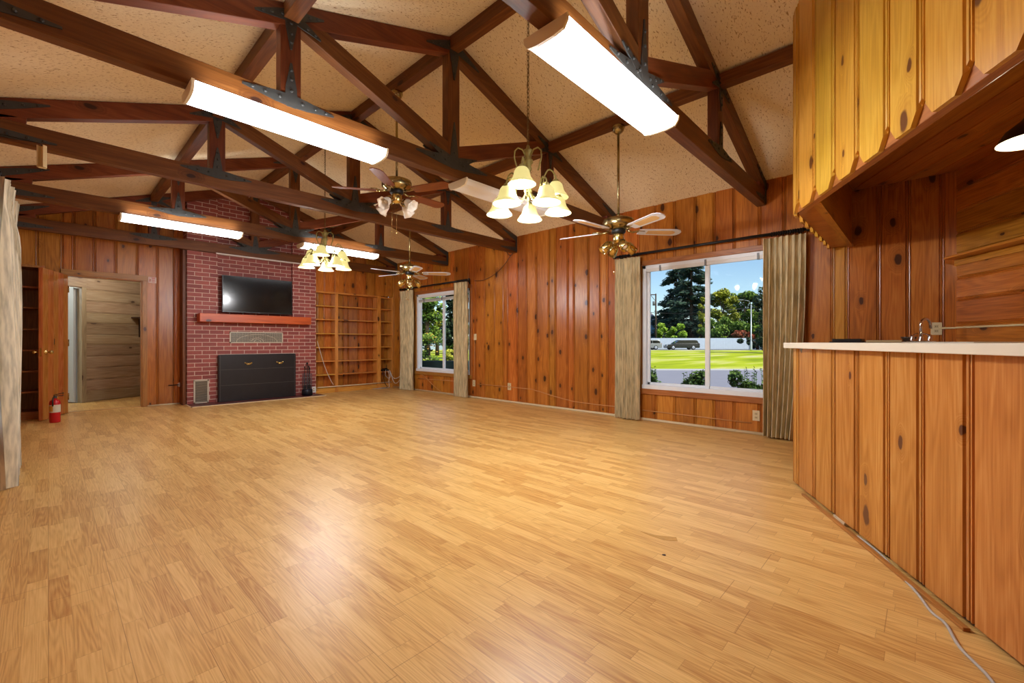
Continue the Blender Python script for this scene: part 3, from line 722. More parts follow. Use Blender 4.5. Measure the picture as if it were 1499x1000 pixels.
# ------------------------------------------------------------------ built-in bookcases
BY = 9.08
bc = thing('bookcase', 'built-in pine bookcase of three bays with empty shelves right of the fireplace', 'bookcase', (4.66, BY, 0)); off = (4.66, BY, 0)
ST = [(3.745, 3.772), (4.172, 4.24), (5.155, 5.245), (5.53, 5.56)]
for i, (a, b) in enumerate(ST):
    mb = MB(50+i); mb.box((a, BY, 0.0), (b, YFR-.02, 2.11)); mb.build('upright', SHELFWOOD, bc, off, bevel=.003)
mb = MB(57); mb.box((3.745, BY+.004, 2.085), (5.245, YFR-.02, 2.118)); mb.box((5.245, BY+.004, 2.07), (5.56, YFR-.02, 2.10)); mb.build('top_board', SHELFWOOD, bc, off, bevel=.002)
mb = MB(58); mb.box((3.745, BY+.01, 0), (5.56, BY+.03, .105)); mb.build('plinth', SHELFWOOD, bc, off)
lev = [.105, .385, .668, .957, 1.247, 1.542, 1.826]
for bay, ((_, a), (b, _)) in enumerate(zip(ST[:-1], ST[1:])):
    for k, z in enumerate(lev):
        mb = MB(60+bay*10+k); mb.box((a, BY+.006, z-.02), (b, YFR-.02, z)); mb.build('shelf', SHELFWOOD, bc, off, bevel=.002)
lb = thing('bookcase', 'narrow dark pine bookcase with empty shelves behind the open door', 'bookcase', (-.19, 8.92, 0)); off = (-.19, 8.92, 0)
for i, (a, b) in enumerate(((-.348, -.318), (-.066, -.034))):
    mb = MB(80+i); mb.box((a, 8.9, 0), (b, YF-.012, 2.12)); mb.build('upright', TRIM, lb, off, bevel=.003)
mb = MB(83); mb.box((-.318, 8.902, 2.09), (-.066, YF-.012, 2.12)); mb.build('top_board', TRIM, lb, off)
mb = MB(84); mb.box((-.318, 8.905, 0), (-.066, 8.925, .105)); mb.build('plinth', TRIM, lb, off)
mb = MB(85); mb.box((-.318, YF-.03, .1), (-.066, YF-.014, 2.1)); mb.build('back_panel', TRIM, lb, off)
for k, z in enumerate(lev):
    mb = MB(86+k); mb.box((-.318, 8.908, z-.02), (-.066, YF-.03, z)); mb.build('shelf', TRIM, lb, off, bevel=.002)

# hinged door standing open into the room
H = Vector((.205, 9.285, 0)); FE = Vector((-.046, 8.585, 0)); dd = (FE-H).normalized(); dn = Vector((-dd.y, dd.x, 0)); DL = (FE-H).length
if dn.x < 0: dn = -dn            # dn points to the visible (+x) face
door = thing('door_1', 'x', 'x', H); del door['label']; del door['category']; door['kind'] = 'structure'
mb = MB(9)
def dbox(mb, a, b, c, mi=0): mb.obox(H, dd, dn, (0,0,1), a, b, c, mi)
dbox(mb, (.0, DL), (-.043, -.006), (.012, 2.06))
w = DL/5
for k in range(5): dbox(mb, (k*w+.006, (k+1)*w-.006), (-.006, 0), (.012, 2.06))
for k in range(5): dbox(mb, (k*w+.006, (k+1)*w-.006), (-.049, -.043), (.012, 2.06))
lf = mb.build('door_leaf', wood('door_pine', (206, 138, 74), (186, 112, 50), (146, 78, 30), kthr=.78, rough=.24, tone=.06), door, H, bevel=.003)
for s in (1, -1):
    mb = MB(); base = H+dd*(DL-.065)+Vector((0,0,.925))+dn*(0 if s == 1 else -.049); ax = dn*s
    mb.lathe([(.03, 0), (.03, .006), (.012, .012), (.011, .035), (.024, .045), (.028, .06), (.02, .075), (0, .08)], base, ax, 16); mb.build('door_handle', BRASSB, door, H)
mb = MB(); dbox(mb, (DL-.0005, DL+.0015), (-.034, -.012), (.87, .98)); mb.build('latch_plate', BRASSB, door, H)
for z in (.25, 1.05, 1.85):
    mb = MB(); mb.tube([H+dn*.006+Vector((0,0,z-.05)), H+dn*.006+Vector((0,0,z+.05))], .007, 8); mb.build('hinge', BRASS, door, H)

# fire extinguisher on the floor by the door
ex = thing('fire_extinguisher', 'red fire extinguisher standing on the floor beside the open door', 'fire extinguisher', (.062, 8.36, 0), R(-20))
mb = MB(); mb.lathe([(.0, .0), (.050, .0), (.054, .012), (.054, .26), (.048, .285), (.030, .302), (.016, .31), (.016, .325), (0, .325)], n=28); mb.build('cylinder_body', RED, ex)
mb = MB(); mb.lathe([(.0548, .135), (.0548, .235)], n=28); mb.build('label', LABEL, ex)
mb = MB(); mb.lathe([(.0552, .15), (.0552, .22)], n=28)
# keep only a left-hand wedge of coloured print
keep = [i for i in range(len(mb.f)) if 17 <= i % 28 <= 20]
for nm in ('f', 'uv', 'rn', 'mi', 'sm'): setattr(mb, nm, [getattr(mb, nm)[i] for i in keep])
mb.build('label_print', plain('label_orange', (206, 150, 60), .5), ex)
mb = MB(); mb.lathe([(.018, .32), (.018, .345), (.012, .35), (0, .35)], n=14); mb.obox((0,0,.345), (1,0,0), (0,1,0), (0,0,1), (-.012, .085), (-.008, .008), (0, .008)); mb.obox((0,0,.36), (.97,0,.24), (0,1,0), (-.24,0,.97), (-.012, .095), (-.008, .008), (0, .008)); mb.tube([(.0,-.02,.335), (0,-.05,.33), (0,-.062,.29), (0,-.06,.22)], .008, 8); mb.build('valve_handle', plain('valve_metal', (60, 58, 54), .4, .6), ex)
mb = MB(); mb.lathe([(.014, 0), (.014, .01), (0, .01)], (0, .018, .335), (0, 1, 0), 12); mb.build('gauge', WHITE, ex)

# small red and white notice beside the doorway
sg = thing('notice_plate', 'small red and white notice on the boards beside the doorway top corner', 'sign', (1.187, YF-.004, 2.09)); off = (1.187, YF-.004, 2.09)
mb = MB(); mb.box((1.136, YF-.006, 2.042), (1.238, YF-.001, 2.138)); mb.build('plate', plain('notice_white', (224, 206, 190), .5), sg, off)
mb = MB(); rr_ = random.Random(2)
for k in range(5):
    z = 2.052+k*.0165; mb.box((1.172+rr_.uniform(0, .006), YF-.0075, z), (1.228-rr_.uniform(0, .012), YF-.0062, z+.008))
mb.box((1.142, YF-.0075, 2.05), (1.146, YF-.0062, 2.13)); mb.box((1.142, YF-.0075, 2.126), (1.232, YF-.0062, 2.131)); mb.tube([(1.158, YF-.007, 2.06), (1.158, YF-.007, 2.11)], .006, 6)
mb.build('print', plain('notice_red', (186, 62, 50), .5), sg, off)
gk = thing('gas_valve', 'brass gas valve key and pale round collar low on the boards beside the fireplace', 'valve', (1.5, YF, .33))
mb = MB(); mb.tube([(-.10, -.012, 0), (-.085, -.03, 0), (.03, -.03, 0)], .008, 8); mb.build('key', BLACKM, gk)
mb = MB(); mb.lathe([(.014, .012), (.034, .012), (.036, .004), (.036, 0), (.014, .0)], (.05, -.02, .0), (0, -1, 0), 18); mb.tube([(.05, 0, 0), (.05, -.034, 0)], .012, 8); mb.build('collar', WHITE, gk)
# bracket shelf in the hallway
hp = HP+HE*.88
hs_ = thing('wall_shelf', 'dark bracket shelf on the hallway board wall', 'shelf', hp+Vector((0,0,1.52)))
mb = MB(); mb.obox((0,0,0), HE, HN, (0,0,1), (-.15, .6), (.0, .2), (0, .025)); mb.build('board', DARKGAP, hs_, bevel=.003)
for s in (.0, .5):
    mb = MB(); mb.obox((0,0,0), HE, HN, (0,0,1), (s-.01, s+.01), (0, .02), (-.36, 0)); mb.prism([(0, 0), (.17, 0), (.03, -.18), (0, -.34)], HE*(s-.01), HN, (0,0,1), HE, 0, .02); mb.build('bracket', BLACKM, hs_)

# ------------------------------------------------------------------ curtains and rods
def curtain(name, label, x, y0, y1, z0, z1, sgn, folds, seed, mat, flare=0., depth=.10, group=None):
    t = MB(seed); rng = random.Random(seed); nu, nv = folds*10, 24; P = []
    ph = [rng.uniform(-.5, .5) for _ in range(folds+2)]; am = [rng.uniform(.7, 1.25) for _ in range(folds+2)]
    def pt(i, j):
        u = i/nu; v = j/nv; z = z1+(z0-z1)*v
        k = u*folds; f = int(min(k, folds-1)); a = (am[f]*(1-(k-f))+am[f+1]*(k-f))
        gather = 1-.55*math.exp(-((v-.075)/.045)**2)
        d = math.sin(2*math.pi*k+ph[0]+.5*math.sin(v*3+ph[f]))*depth*.5*a*gather*(.7+.4*v)
        d += .012*math.sin(11*u+5*v+ph[1])
        y = y0+(y1-y0)*u+(.010*math.sin(4*math.pi*k+ph[2])+flare*(1-u)*v**2)
        return Vector((x-sgn*(depth*.7-d), y, z))
    th = .003
    for side in (0, 1):
        n0 = len(t.v)
        for j in range(nv+1):
            for i in range(nu+1):
                t.v.append(pt(i, j)+Vector((th*side*sgn, 0, 0)))
        for j in range(nv):
            for i in range(nu):
                a = n0+j*(nu+1)+i; q = [a, a+1, a+nu+2, a+nu+1]
                if side: q.reverse()
                uu = lambda ii: ii/nu*folds*.14+seed
                uvs = [(uu(i), j/nv*2.2), (uu(i+1), j/nv*2.2), (uu(i+1), (j+1)/nv*2.2), (uu(i), (j+1)/nv*2.2)]
                if side: uvs.reverse()
                t.face(q, uvs, 0, 0, True)
    o = t.build(name, mat); tag(o, label, 'curtain', group); return o
curtain('curtain', 'pleated linen curtain at the far end of the large window, below the brass fan', XR-.05, 2.775, 3.14, .015, 2.215, 1, 6, 3, LINEN)
curtain('curtain', 'wide linen curtain flaring out beside the bar corner', XR-.05, .90, 1.30, .02, 2.205, 1, 7, 4, LINEN, flare=.11, depth=.10)
curtain('curtain', 'linen curtain between the far corner and the smaller window', XR-.05, 8.12, 8.57, .01, 2.2, 1, 6, 6, LINEN)
curtain('curtain', 'linen curtain on the near side of the smaller window, beside the switch', XR-.05, 6.31, 6.68, .01, 2.215, 1, 5, 7, LINEN)
curtain('curtain', 'pale curtain hanging in front of the left wall at the edge of the view', XL+.07, 4.75, 5.62, .008, 2.235, -1, 9, 9, LINENW, depth=.11)
def rod(label, x, y0, y1, z, sgn, rings, group=None):
    t = thing('curtain_rod', label, 'curtain rod', (x, (y0+y1)/2, z)); off = (x, (y0+y1)/2, z)
    mb = MB(); mb.tube([(x, y0, z), (x, y1, z)], .017, 12)
    mb.build('rod', BLACKM, t, off)
    for y in (y0, y1):
        mb = MB(); s = -1 if y == y0 else 1
        mb.lathe([(.017, 0), (.026, .006), (.026, .03), (.012, .042), (0, .046)], (x, y, z), (0, s, 0), 14); mb.build('finial', BLACKM, t, off)
    for y in (y0+.07, y1-.07):
        mb = MB(); mb.tube([(x, y, z-.02), (x+sgn*.05, y, z-.02), (x+sgn*.098, y, z-.02)], .008, 8); mb.box((min(x+sgn*.09, x+sgn*.099), y-.015, z-.06), (max(x+sgn*.09, x+sgn*.099), y+.015, z+.03)); mb.build('bracket', BLACKM, t, off)
    for a, b, n in rings:
        for k in range(n):
            yy = a+(b-a)*k/(n-1); mb = MB()
            mb.tube([(x+.024*math.cos(q*math.pi/8), yy, z-.004+.024*math.sin(q*math.pi/8)) for q in range(17)], .004, 5, caps=False); mb.build('ring', BLACKM, t, off)
    return t
rod('black curtain rod with bunched rings above the large window', XR-.105, .90, 3.15, 2.25, 1, [(.93, 1.22, 14), (2.82, 3.08, 7)])
rod('black curtain rod above the smaller window', XR-.105, 6.29, 8.60, 2.245, 1, [(6.34, 6.62, 7), (8.15, 8.5, 7)])
rod('black curtain rod over the pale curtain on the left wall', XL+.105, 2.6, 5.68, 2.275, -1, [(4.8, 5.58, 9)])

# ------------------------------------------------------------------ fluorescent fixtures under the trusses
def tube_light(lit):
    t = thing('fluorescent_light', 'x', 'light fixture'); L = .635
    mb = MB(); mb.box((-L, -.10, -.022), (L, .10, 0)); mb.build('housing', WHITE, t, bevel=.003)
    prof = [(-.132, -.012), (-.128, -.034), (-.108, -.062), (-.05, -.072), (.05, -.072), (.108, -.062), (.128, -.034), (.132, -.012), (.10, -.012), (-.10, -.012)]
    mb = MB(); mb.prism(prof[::-1], (0,0,0), (0,1,0), (0,0,1), (1,0,0), -L+.01, L-.01); mb.build('lens', LENS if lit else LENSOFF, t)
    if lit:
        for sd in (-1, 1):  # added upward area lamps, not part of the fixture, for a brighter ceiling
            ld = bpy.data.lights.new('added_uplight', 'AREA'); ld.shape = 'RECTANGLE'; ld.size = 1.15; ld.size_y = .05; ld.energy = UP_W; ld.spread = R(112); ld.color = (.94, .97, 1)
            lo = bpy.data.objects.new('added_uplight', ld); C.objects.link(lo); lo.parent = t; lo.location = (0, sd*.108, .004); lo.rotation_euler = (R(180+36*sd), 0, 0)
    pc = [(-.137, -.006), (-.133, -.036), (-.111, -.067), (-.05, -.077), (.05, -.077), (.111, -.067), (.133, -.036), (.137, -.006)]
    for s in (-1, 1):
        mb = MB(); mb.prism(pc[::-1], (0,0,0), (0,1,0), (0,0,1), (1,0,0), s*L-.008, s*L+.008); mb.build('end_cap', plain('endcap%d%d' % (lit, s), (232, 222, 196), .4), t)
    return t
l0 = tube_light(1)
GL = 'fluorescent fixtures under the trusses'
place(l0, (2.30, 1.345, 2.605), 0, 'largest lit fluorescent fixture, under the nearest truss close to the bar soffit', GL)
for x, y, lb in ((1.215, 3.235, 'lit fluorescent fixture on the left chord of the truss crossing the upper left'), (1.23, 7.065, 'lit fluorescent fixture over the television, left of the far chandelier'), (3.33, 7.065, 'lit fluorescent fixture behind the far chandelier shades')):
    place(copy_tree(l0), (x, y, 2.605), 0, lb, GL)
place(tube_light(0), (3.315, 3.235, 2.605), 0, 'unlit white fluorescent fixture behind the near chandelier', GL)
ws = MB(); ws.box((1.99, 8.885, 2.585), (3.95, 8.90, 2.606)); tag(ws.build('light_strip', plain('strip_white', (214, 206, 200), .4)), 'thin white strip along the bottom of the truss above the television', 'strip')

# ------------------------------------------------------------------ ceiling fans
def fan(name_label, loc, ztop, phase, tulip, white):
    """z=0 is the blade plane."""
    t = thing('ceiling_fan', name_label, 'ceiling fan', loc, phase, 'ceiling fans'); h = ztop-loc[2]
    mb = MB(); mb.lathe([(.0, h), (.062, h), (.066, h-.015), (.055, h-.05), (.03, h-.075), (.0, h-.08)], n=24); mb.build('canopy', BRASS, t)
    mb = MB(); mb.tube([(0, 0, .11), (0, 0, h-.06)], .0125, 12); mb.build('down_rod', BRASS, t)
    mb = MB(); mb.lathe([(.0, .15), (.03, .145), (.035, .122), (.13, .118), (.153, .108), (.159, .095), (.159, .045), (.148, .032), (.10, .008), (.06, .0), (.0, 0)], n=36); mb.build('motor_housing', BRASS, t)
    mb = MB(); mb.lathe([(.07, .005), (.075, -.02), (.06, -.035), (.0, -.035)], n=24); mb.build('flywheel', BLACKM, t)
    mb = MB(); mb.lathe([(.0, -.03), (.052, -.03), (.056, -.05), (.056, -.105), (.045, -.125), (.03, -.135), (.0, -.135)], n=24); mb.build('switch_housing', BRASSB, t)
    irons = MB(); blade = MB(); inset = MB(); pz = math.tan(R(11))
    out = [(.21, -.05), (.25, -.060), (.60, -.070), (.64, -.052), (.66, -.02), (.66, .02), (.64, .052), (.60, .070), (.25, .060), (.21, .05)]
    ins = [(.30, -.036), (.56, -.044), (.595, -.02), (.595, .02), (.56, .044), (.30, .036)]
    blade.prism(out, (0,0,0), (1,0,0), (0, math.cos(R(11)), -math.sin(R(11))), (0, math.sin(R(11)), math.cos(R(11))), -.014, -.006)
    inset.prism(ins, (0,0,0), (1,0,0), (0, math.cos(R(11)), -math.sin(R(11))), (0, math.sin(R(11)), math.cos(R(11))), -.0155, -.0138)
    irons.tube([(.10, 0, .0), (.15, .01, -.012), (.22, 0, -.004)], [.012, .010, .010], 8); irons.tube([(.16, 0, -.01), (.21, .04, -.002), (.27, .03, 0)], .006, 6); irons.tube([(.16, 0, -.01), (.21, -.04, -.008), (.27, -.03, -.006)], .006, 6); irons.tube([(.22, 0, -.005), (.29, 0, -.002)], .008, 6)
    bm = BLADEWH if white else BLADEWOOD
    b0 = blade.build('blade', bm, t); i0 = irons.build('blade_iron', BRASS, t)
    if white: n0 = inset.build('cane_inset', CANE, b0)
    for k in range(1, 5):
        b = copy_tree(b0, t); i = i0.copy(); C.objects.link(i); i.parent = t
        b.rotation_euler.z = i.rotation_euler.z = 2*math.pi*k/5
    if not tulip:
        for k in range(4):
            a = k*math.pi/2+.4; d = Vector((math.cos(a), math.sin(a), 0)); ax = (d*.72-Vector((0, 0, .69))).normalized(); p = d*.065+Vector((0, 0, -.115))
            mb = MB(); mb.lathe([(.0, .0), (.024, .0), (.030, .016), (.043, .026), (.046, .06), (.047, .132), (.043, .132), (.040, .06), (.0, .05)], p+ax*.02, ax, 18); mb.tube([p, p+ax*.025], .009, 8)
            sp = mb.build('spot_head', BRASSB, t)
            mb = MB(); mb.lathe([(.0, .118), (.02, .115), (.030, .10), (.03, .07)], p+ax*.02, ax, 14); mb.build('bulb', TULIP, sp)
    else:
        for k in range(4):
            a = k*math.pi/2+.25; d = Vector((math.cos(a), math.sin(a), 0)); ax = (d*.80-Vector((0, 0, .60))).normalized(); p = d*.12+Vector((0, 0, -.125))
            mb = MB(); mb.tube([d*.04+Vector((0,0,-.10)), d*.08+Vector((0,0,-.135)), d*.11+Vector((0,0,-.13)), p], .007, 8); mb.lathe([(.0, -.02), (.018, -.02), (.022, .01), (.0, .012)], p, ax, 14); ar = mb.build('light_arm', BRASS, t)
            mb = MB(); mb.lathe([(.018, .0), (.030, .012), (.042, .04), (.046, .07), (.056, .10), (.070, .118), (.066, .118), (.052, .099), (.043, .07), (.038, .04), (.016, .004)], p, ax, 36, lobes=6, amp=.16); mb.build('tulip_shade', TULIP, ar)
            mb = MB(); mb.lathe([(.0, .02), (.016, .025), (.024, .05), (.018, .075), (0, .085)], p, ax, 14); mb.build('bulb', TULIP, ar)
    for k in range(2):
        mb = MB(); x = .03*(1 if k else -1); mb.tube([(x, .04, -.12), (x, .045, -.42)], .0016, 5); mb.lathe([(0, 0), (.006, -.008), (.007, -.022), (0, -.03)], (x, .045, -.42), n=8); mb.build('pull_chain', BRASSB, t)
    return t
zp = zr(4.0525)-.018-.105
fan('brass ceiling fan with cane blades hanging near the large window', (4.045, 2.30, 2.215), zp, R(29.6), False, True)
fan('ceiling fan with wooden blades and frosted tulip shades under the ridge', (2.605, 4.18, 2.705), zr(XM)-.134, R(4), True, False)
fan('brass ceiling fan with pale blades hanging before the smaller window', (4.045, 6.10, 2.195), zp, R(32.5), False, True)

# ------------------------------------------------------------------ chandeliers
def chandelier(label, loc, ztop, phase, bulb_w):
    t = thing('chandelier', label, 'chandelier', loc, phase, 'two-tier chandeliers'); h = ztop-loc[2]
    mb = MB(); mb.lathe([(.0, h), (.06, h), (.058, h-.02), (.02, h-.035), (.0, h-.04)], n=20); mb.build('canopy', PATINA, t)
    mb = MB(); n = int((h-.05)/.032)
    for k in range(n):
        z = .01+k*.032+.02; a = (k % 2)*math.pi/2; c, s = math.cos(a), math.sin(a)
        mb.tube([(c*.010*math.cos(q*math.pi/5), s*.010*math.cos(q*math.pi/5), z+.021*math.sin(q*math.pi/5)) for q in range(11)], .0024, 5, caps=False)
    mb.tube([(.004, .004, h-.03), (.006, -.004, h*.66), (-.004, .005, h*.33), (0, 0, .02)], .0022, 5)
    mb.build('chain', plain('chain_brass%d' % int(loc[1]), (120, 96, 60), .4, .8), t)
    mb = MB(); mb.lathe([(.0, .02), (.012, .015), (.016, -.01), (.034, -.02), (.040, -.035), (.030, -.05), (.026, -.09), (.036, -.10), (.040, -.12), (.022, -.14), (.030, -.17), (.016, -.20), (.012, -.30), (.026, -.32), (.034, -.345), (.020, -.37), (.012, -.40), (.018, -.415), (.0, -.43)], n=22); mb.build('column', PATINA, t)
    ti = [(R(a), .25, -.505, False) for a in (254, 326, 38, 110, 182)]+[(R(a), .235, -.375, True) for a in (210, 330, 90)]
    for a, r, zrim, up in ti:
        d = Vector((math.cos(a), math.sin(a), 0)); Z = lambda rr, z: d*rr+Vector((0, 0, z))
        zt = zrim+.138
        if up: pts = [Z(.02, -.36), Z(.08, -.40), Z(.125, -.36), (Z(.13, -.24)), Z(.165, zt+.075), Z(.205, zt+.075), Z(r, zt+.03), Z(r, zt)]
        else: pts = [Z(.015, -.34), Z(.06, -.425), Z(.12, -.44), Z(.165, -.38), Z(.185, zt+.055), Z(.212, zt+.07), Z(r+.0, zt+.035), Z(r, zt)]
        # smooth the arm
        sm = []
        for i in range(len(pts)-1):
            p0, p1, p2, p3 = pts[max(i-1, 0)], pts[i], pts[i+1], pts[min(i+2, len(pts)-1)]
            for q in range(5):
                u = q/5; sm.append(.5*((2*p1)+(p2-p0)*u+(2*p0-5*p1+4*p2-p3)*u*u+(3*p1-p0-3*p2+p3)*u**3))
        sm.append(pts[-1])
        mb = MB(); mb.tube(sm, .0062, 8); mb.lathe([(.0, zt+.015), (.02, zt+.01), (.028, zt-.005), (.024, zt-.02), (.0, zt-.022)], Z(r, 0), n=14); ar = mb.build('arm', PATINA, t)
        mb = MB(); mb.lathe([(.020, zt-.010), (.040, zt-.016), (.054, zt-.034), (.061, zt-.060), (.068, zt-.085), (.084, zt-.108), (.106, zrim), (.102, zrim+.002), (.080, zt-.105), (.064, zt-.083), (.057, zt-.060), (.050, zt-.036), (.018, zt-.016)], Z(r, 0), n=26); mb.build('lamp_shade', SHADE, ar)
        mb = MB(); mb.lathe([(.0, zrim+.095), (.014, zrim+.085), (.028, zrim+.05), (.030, zrim+.03), (.02, zrim+.01), (0, zrim+.004)], Z(r, 0), n=14); mb.build('bulb', BULB, ar)
        ld = bpy.data.lights.new('bulb_light', 'POINT'); ld.energy = bulb_w; ld.shadow_soft_size = .03; ld.color = (.96, .97, 1)
        lo = bpy.data.objects.new('bulb_light', ld); C.objects.link(lo); lo.parent = t; lo.location = Z(r, zrim-.035)
    for k in range(3):
        a = R(40+120*k); d = Vector((math.cos(a), math.sin(a), 0)); Z = lambda rr, z: d*rr+Vector((0, 0, z)); mb = MB()
        mb.tube([Z(.03, -.06), Z(.05, -.025), Z(.09, -.02), Z(.118, -.05), Z(.122, -.10), Z(.105, -.16), Z(.09, -.20)], .006, 8); mb.build('scroll', PATINA, t)
    return t
zc = zr(XM)-.134
chandelier('two-tier brass chandelier with eight lit bell shades in front of the near trusses', (2.605, 2.28, 2.60), zc, 0, BULB_W)
chandelier('farther two-tier brass chandelier with lit bell shades before the fireplace', (2.605, 5.98, 2.585), zc, R(25.3), BULB_W*.66)

# ------------------------------------------------------------------ bar, soffit and alcove
def BP(s, t, z=0): return B0+BE*s-BN*t+Vector((0, 0, z))
SEAM = [.101, .276, .268, .266, .277, .247, .265, .27, .262, .27, .27, .268, .27]
bar = thing('bar', 'pine boarded bar front with pale counter above, running diagonally at the right', 'bar', B0); off = tuple(B0)
mb = MB(17); board_wall(mb, B0+Vector((0,0,.025)), BE, BN, 3.3, lambda u: .99, seed=61, widths=SEAM, back=.022, edge=True, gw=1.35, gd=.018)
mb.build('front_panel', PINE_BAR, bar, off)
mb = MB(18); board_wall(mb, Vector((XR-.015, .717, .025)), (-1,0,0), (0,1,0), XR-.015-3.82, lambda u: .99, seed=63, widths=[.26], back=.022, edge=True, gw=1.35, gd=.018)
mb.build('end_panel', PINE_BAR, bar, off)
mb = MB(19); mb.obox(B0, BE, -BN, (0,0,1), (.0, 3.3), (.03, .07), (.0, .99)); mb.obox((0,0,0), (1,0,0), (0,1,0), (0,0,1), (3.86, XR-.02), (.65, .69), (0, .99)); mb.build('frame_board', DARKGAP, bar, off)
mb = MB(20); mb.obox(B0, BE, -BN, (0,0,1), (.12, 3.3), (.45, .47), (.0, 1.0)); mb.build('back_panel', PINE_BAR, bar, off)
# countertop
def isect(p, d, q, e):
    den = d.x*e.y-d.y*e.x; t = ((q.x-p.x)*e.y-(q.y-p.y)*e.x)/den; return p+d*t
ex_ = Vector((1, 0, 0)); yo = Vector((0, .775, 0)); yi = Vector((0, .20, 0))
c0 = isect(B0+BN*.05, BE, yo, ex_); fi = B0-BN*.55; bi = K0+BN*.60
poly = [c0, c0+BE*3.45, fi+BE*3.35, isect(fi, BE, yi, ex_), isect(bi, BE, yi, ex_), bi+BE*3.7, K0+BN*.012+BE*3.7, K0+Vector((-.012, .006, 0)), Vector((XR-.012, .775, 0))]
mb = MB(); mb.prism([(p.x, p.y) for p in poly], (0,0,0), (1,0,0), (0,1,0), (0,0,1), 1.016, 1.0565)
ct = mb.build('countertop', COUNTER, bevel=.003); tag(ct, 'long pale laminate countertop on the pine bar', 'countertop')
# cabinets carrying the rear run of the counter
bcab = thing('base_cabinet', 'pine base cabinet under the rear counter behind the bar', 'cabinet', K0+BN*.3+BE*2.2)
off = tuple(K0+BN*.3+BE*2.2)
mb = MB(24); mb.obox(K0, BE, BN, (0,0,1), (.5, 3.65), (.015, .54), (.08, 1.013)); mb.obox(K0, BE, BN, (0,0,1), (.55, 3.6), (.02, .48), (.0, .08)); mb.build('body', PINE_BAR, bcab, off)
for k in range(6):
    mb = MB(70+k); s0 = .55+k*.52; mb.obox(K0, BE, BN, (0,0,1), (s0, s0+.48), (.54, .56), (.12, .96)); d_ = mb.build('door', PINE_BAR, bcab, off, bevel=.003)
    mb = MB(); h_ = K0+BE*(s0+.06)+BN*.56+Vector((0,0,.88)); mb.lathe([(.006, 0), (.006, .012), (.014, .018), (.014, .026), (0, .03)], h_, BN, 12); mb.build('knob', BRASS, d_, off)
# loose trim strip, shim and toe gap
mb = MB(23); mb.obox(Vector((3.576, .582, 0)), Vector((-.871, -.491, 0)), BN, (0,0,1), (-.02, 1.45), (.006, .030), (0, .014))
tag(mb.build('trim_strip', TRIM, bevel=.003), 'loose dark wood strip lying along the foot of the bar', 'strip')
mb = MB(); mb.obox(BP(.66, 0), BE, -BN, (0,0,1), (0, .13), (-.006, .05), (0, .024)); tag(mb.build('shim_block', plain('shim', (206, 186, 150), .6, noise=.15, nscale=30)), 'pale wood shim block wedged under the bar front', 'block')
# soffit
ZS = 2.012
cum = [0]
for w in SEAM: cum.append(cum[-1]+w)
def bott(seams):
    def f(u):
        for a, b in zip(seams[:-1], seams[1:]):
            if a-1e-6 <= u <= b+1e-6:
                d = min(u-a, b-u) if b-a > .15 else (b-u)
                return ZS+(.10*(1-d/.07) if d < .07 else 0)
        return ZS
    return f
def chamf(seams):
    o = []
    for a, b in zip(seams[:-1], seams[1:]): o += [a+.07, b-.07, a+.035, b-.035]
    return o
so = thing('bar_soffit', 'golden pine soffit with notched lower edge hanging over the bar', 'soffit', B0+Vector((0,0,ZS)))
off = tuple(B0+Vector((0,0,ZS)))
mb = MB(27); board_wall(mb, B0, BE, BN, 3.3, lambda u: zr((B0+BE*u).x)-.002, bot=bott(cum), widths=SEAM, seed=71, back=.022, edge=True, xs=chamf(cum), gw=1.35, gd=.018)
mb.build('front_boards', PINE_SOF, so, off)
rs = [0.+.22*k for k in range(12)]; L_ = XR-.012-3.82
mb = MB(28); board_wall(mb, Vector((XR-.012, .717, 0)), (-1,0,0), (0,1,0), L_, lambda u: zr(XR-.012-u)-.002, bot=bott(rs), widths=[.22], seed=73, back=.022, edge=True, xs=chamf(rs), gw=1.2)
mb.build('end_boards', PINE_SOF, so, off)
mb = MB(29); mb.obox(B0, BE, -BN, (0,0,1), (.03, 3.3), (.0225, .075), (ZS+.004, 2.60)); mb.build('framing_board', TRIM, so, off, bevel=.004)
mb = MB(30)
q = lambda x, y: (x, y)
yA, yB = .693, .545
xf = lambda y: 3.82-(.717-y)/.4924*.8704*0+((.717-y)*(-.8704/.4924))*1.0   # bar line x at y
mb.prism([(xf(yA)+.12, yA), (XR-.013, yA), (XR-.013, yB), (xf(yB)+.12, yB)], (0,0,0), (1,0,0), (0,1,0), (0,0,1), ZS+.02, ZS+.04, longax=1); mb.build('underside_board', PINE, so, off)
mb = MB(31); mb.box((xf(yB)+.12, yB-.018, ZS+.012), (XR-.013, yB, 2.59)); mb.box((xf(yB)+.12, yB-.03, ZS+.006), (XR-.013, yB+.02, ZS+.03)); mb.build('inner_board', PINE, so, off)
# alcove shelf, lamp, sink, tap
mb = MB(33); mb.obox(K0, BE, BN, (0,0,1), (-.06, 3.2), (0.0, .012), (1.74, 1.795)); mb.prism([(-.02, .0), (3.2, .0), (3.2, .13), (.06, .13)], K0, BE, BN, (0,0,1), 1.795, 1.815)
tag(mb.build('alcove_shelf', PINE, bevel=.002), 'narrow shelf board on the horizontal boarding behind the bar', 'shelf')
pl_ = B0-BN*.78+BE*.90
pd = thing('pendant_lamp', 'dark cone lamp with pale inside hanging in the bar alcove', 'lamp', (pl_.x, pl_.y, 2.10)); 
mb = MB(); mb.lathe([(.135, -.015), (.10, .045), (.05, .085), (.03, .11), (.026, .15), (.0, .155)], n=28); mb.build('lamp_shade', plain('pendant_dark', (58, 50, 42), .4, .5), pd)
mb = MB(); mb.lathe([(.0, .08), (.045, .078), (.095, .04), (.130, -.015), (.134, -.017)], n=28); mb.build('shade_lining', plain('pendant_lining', (244, 240, 220), .5), pd)
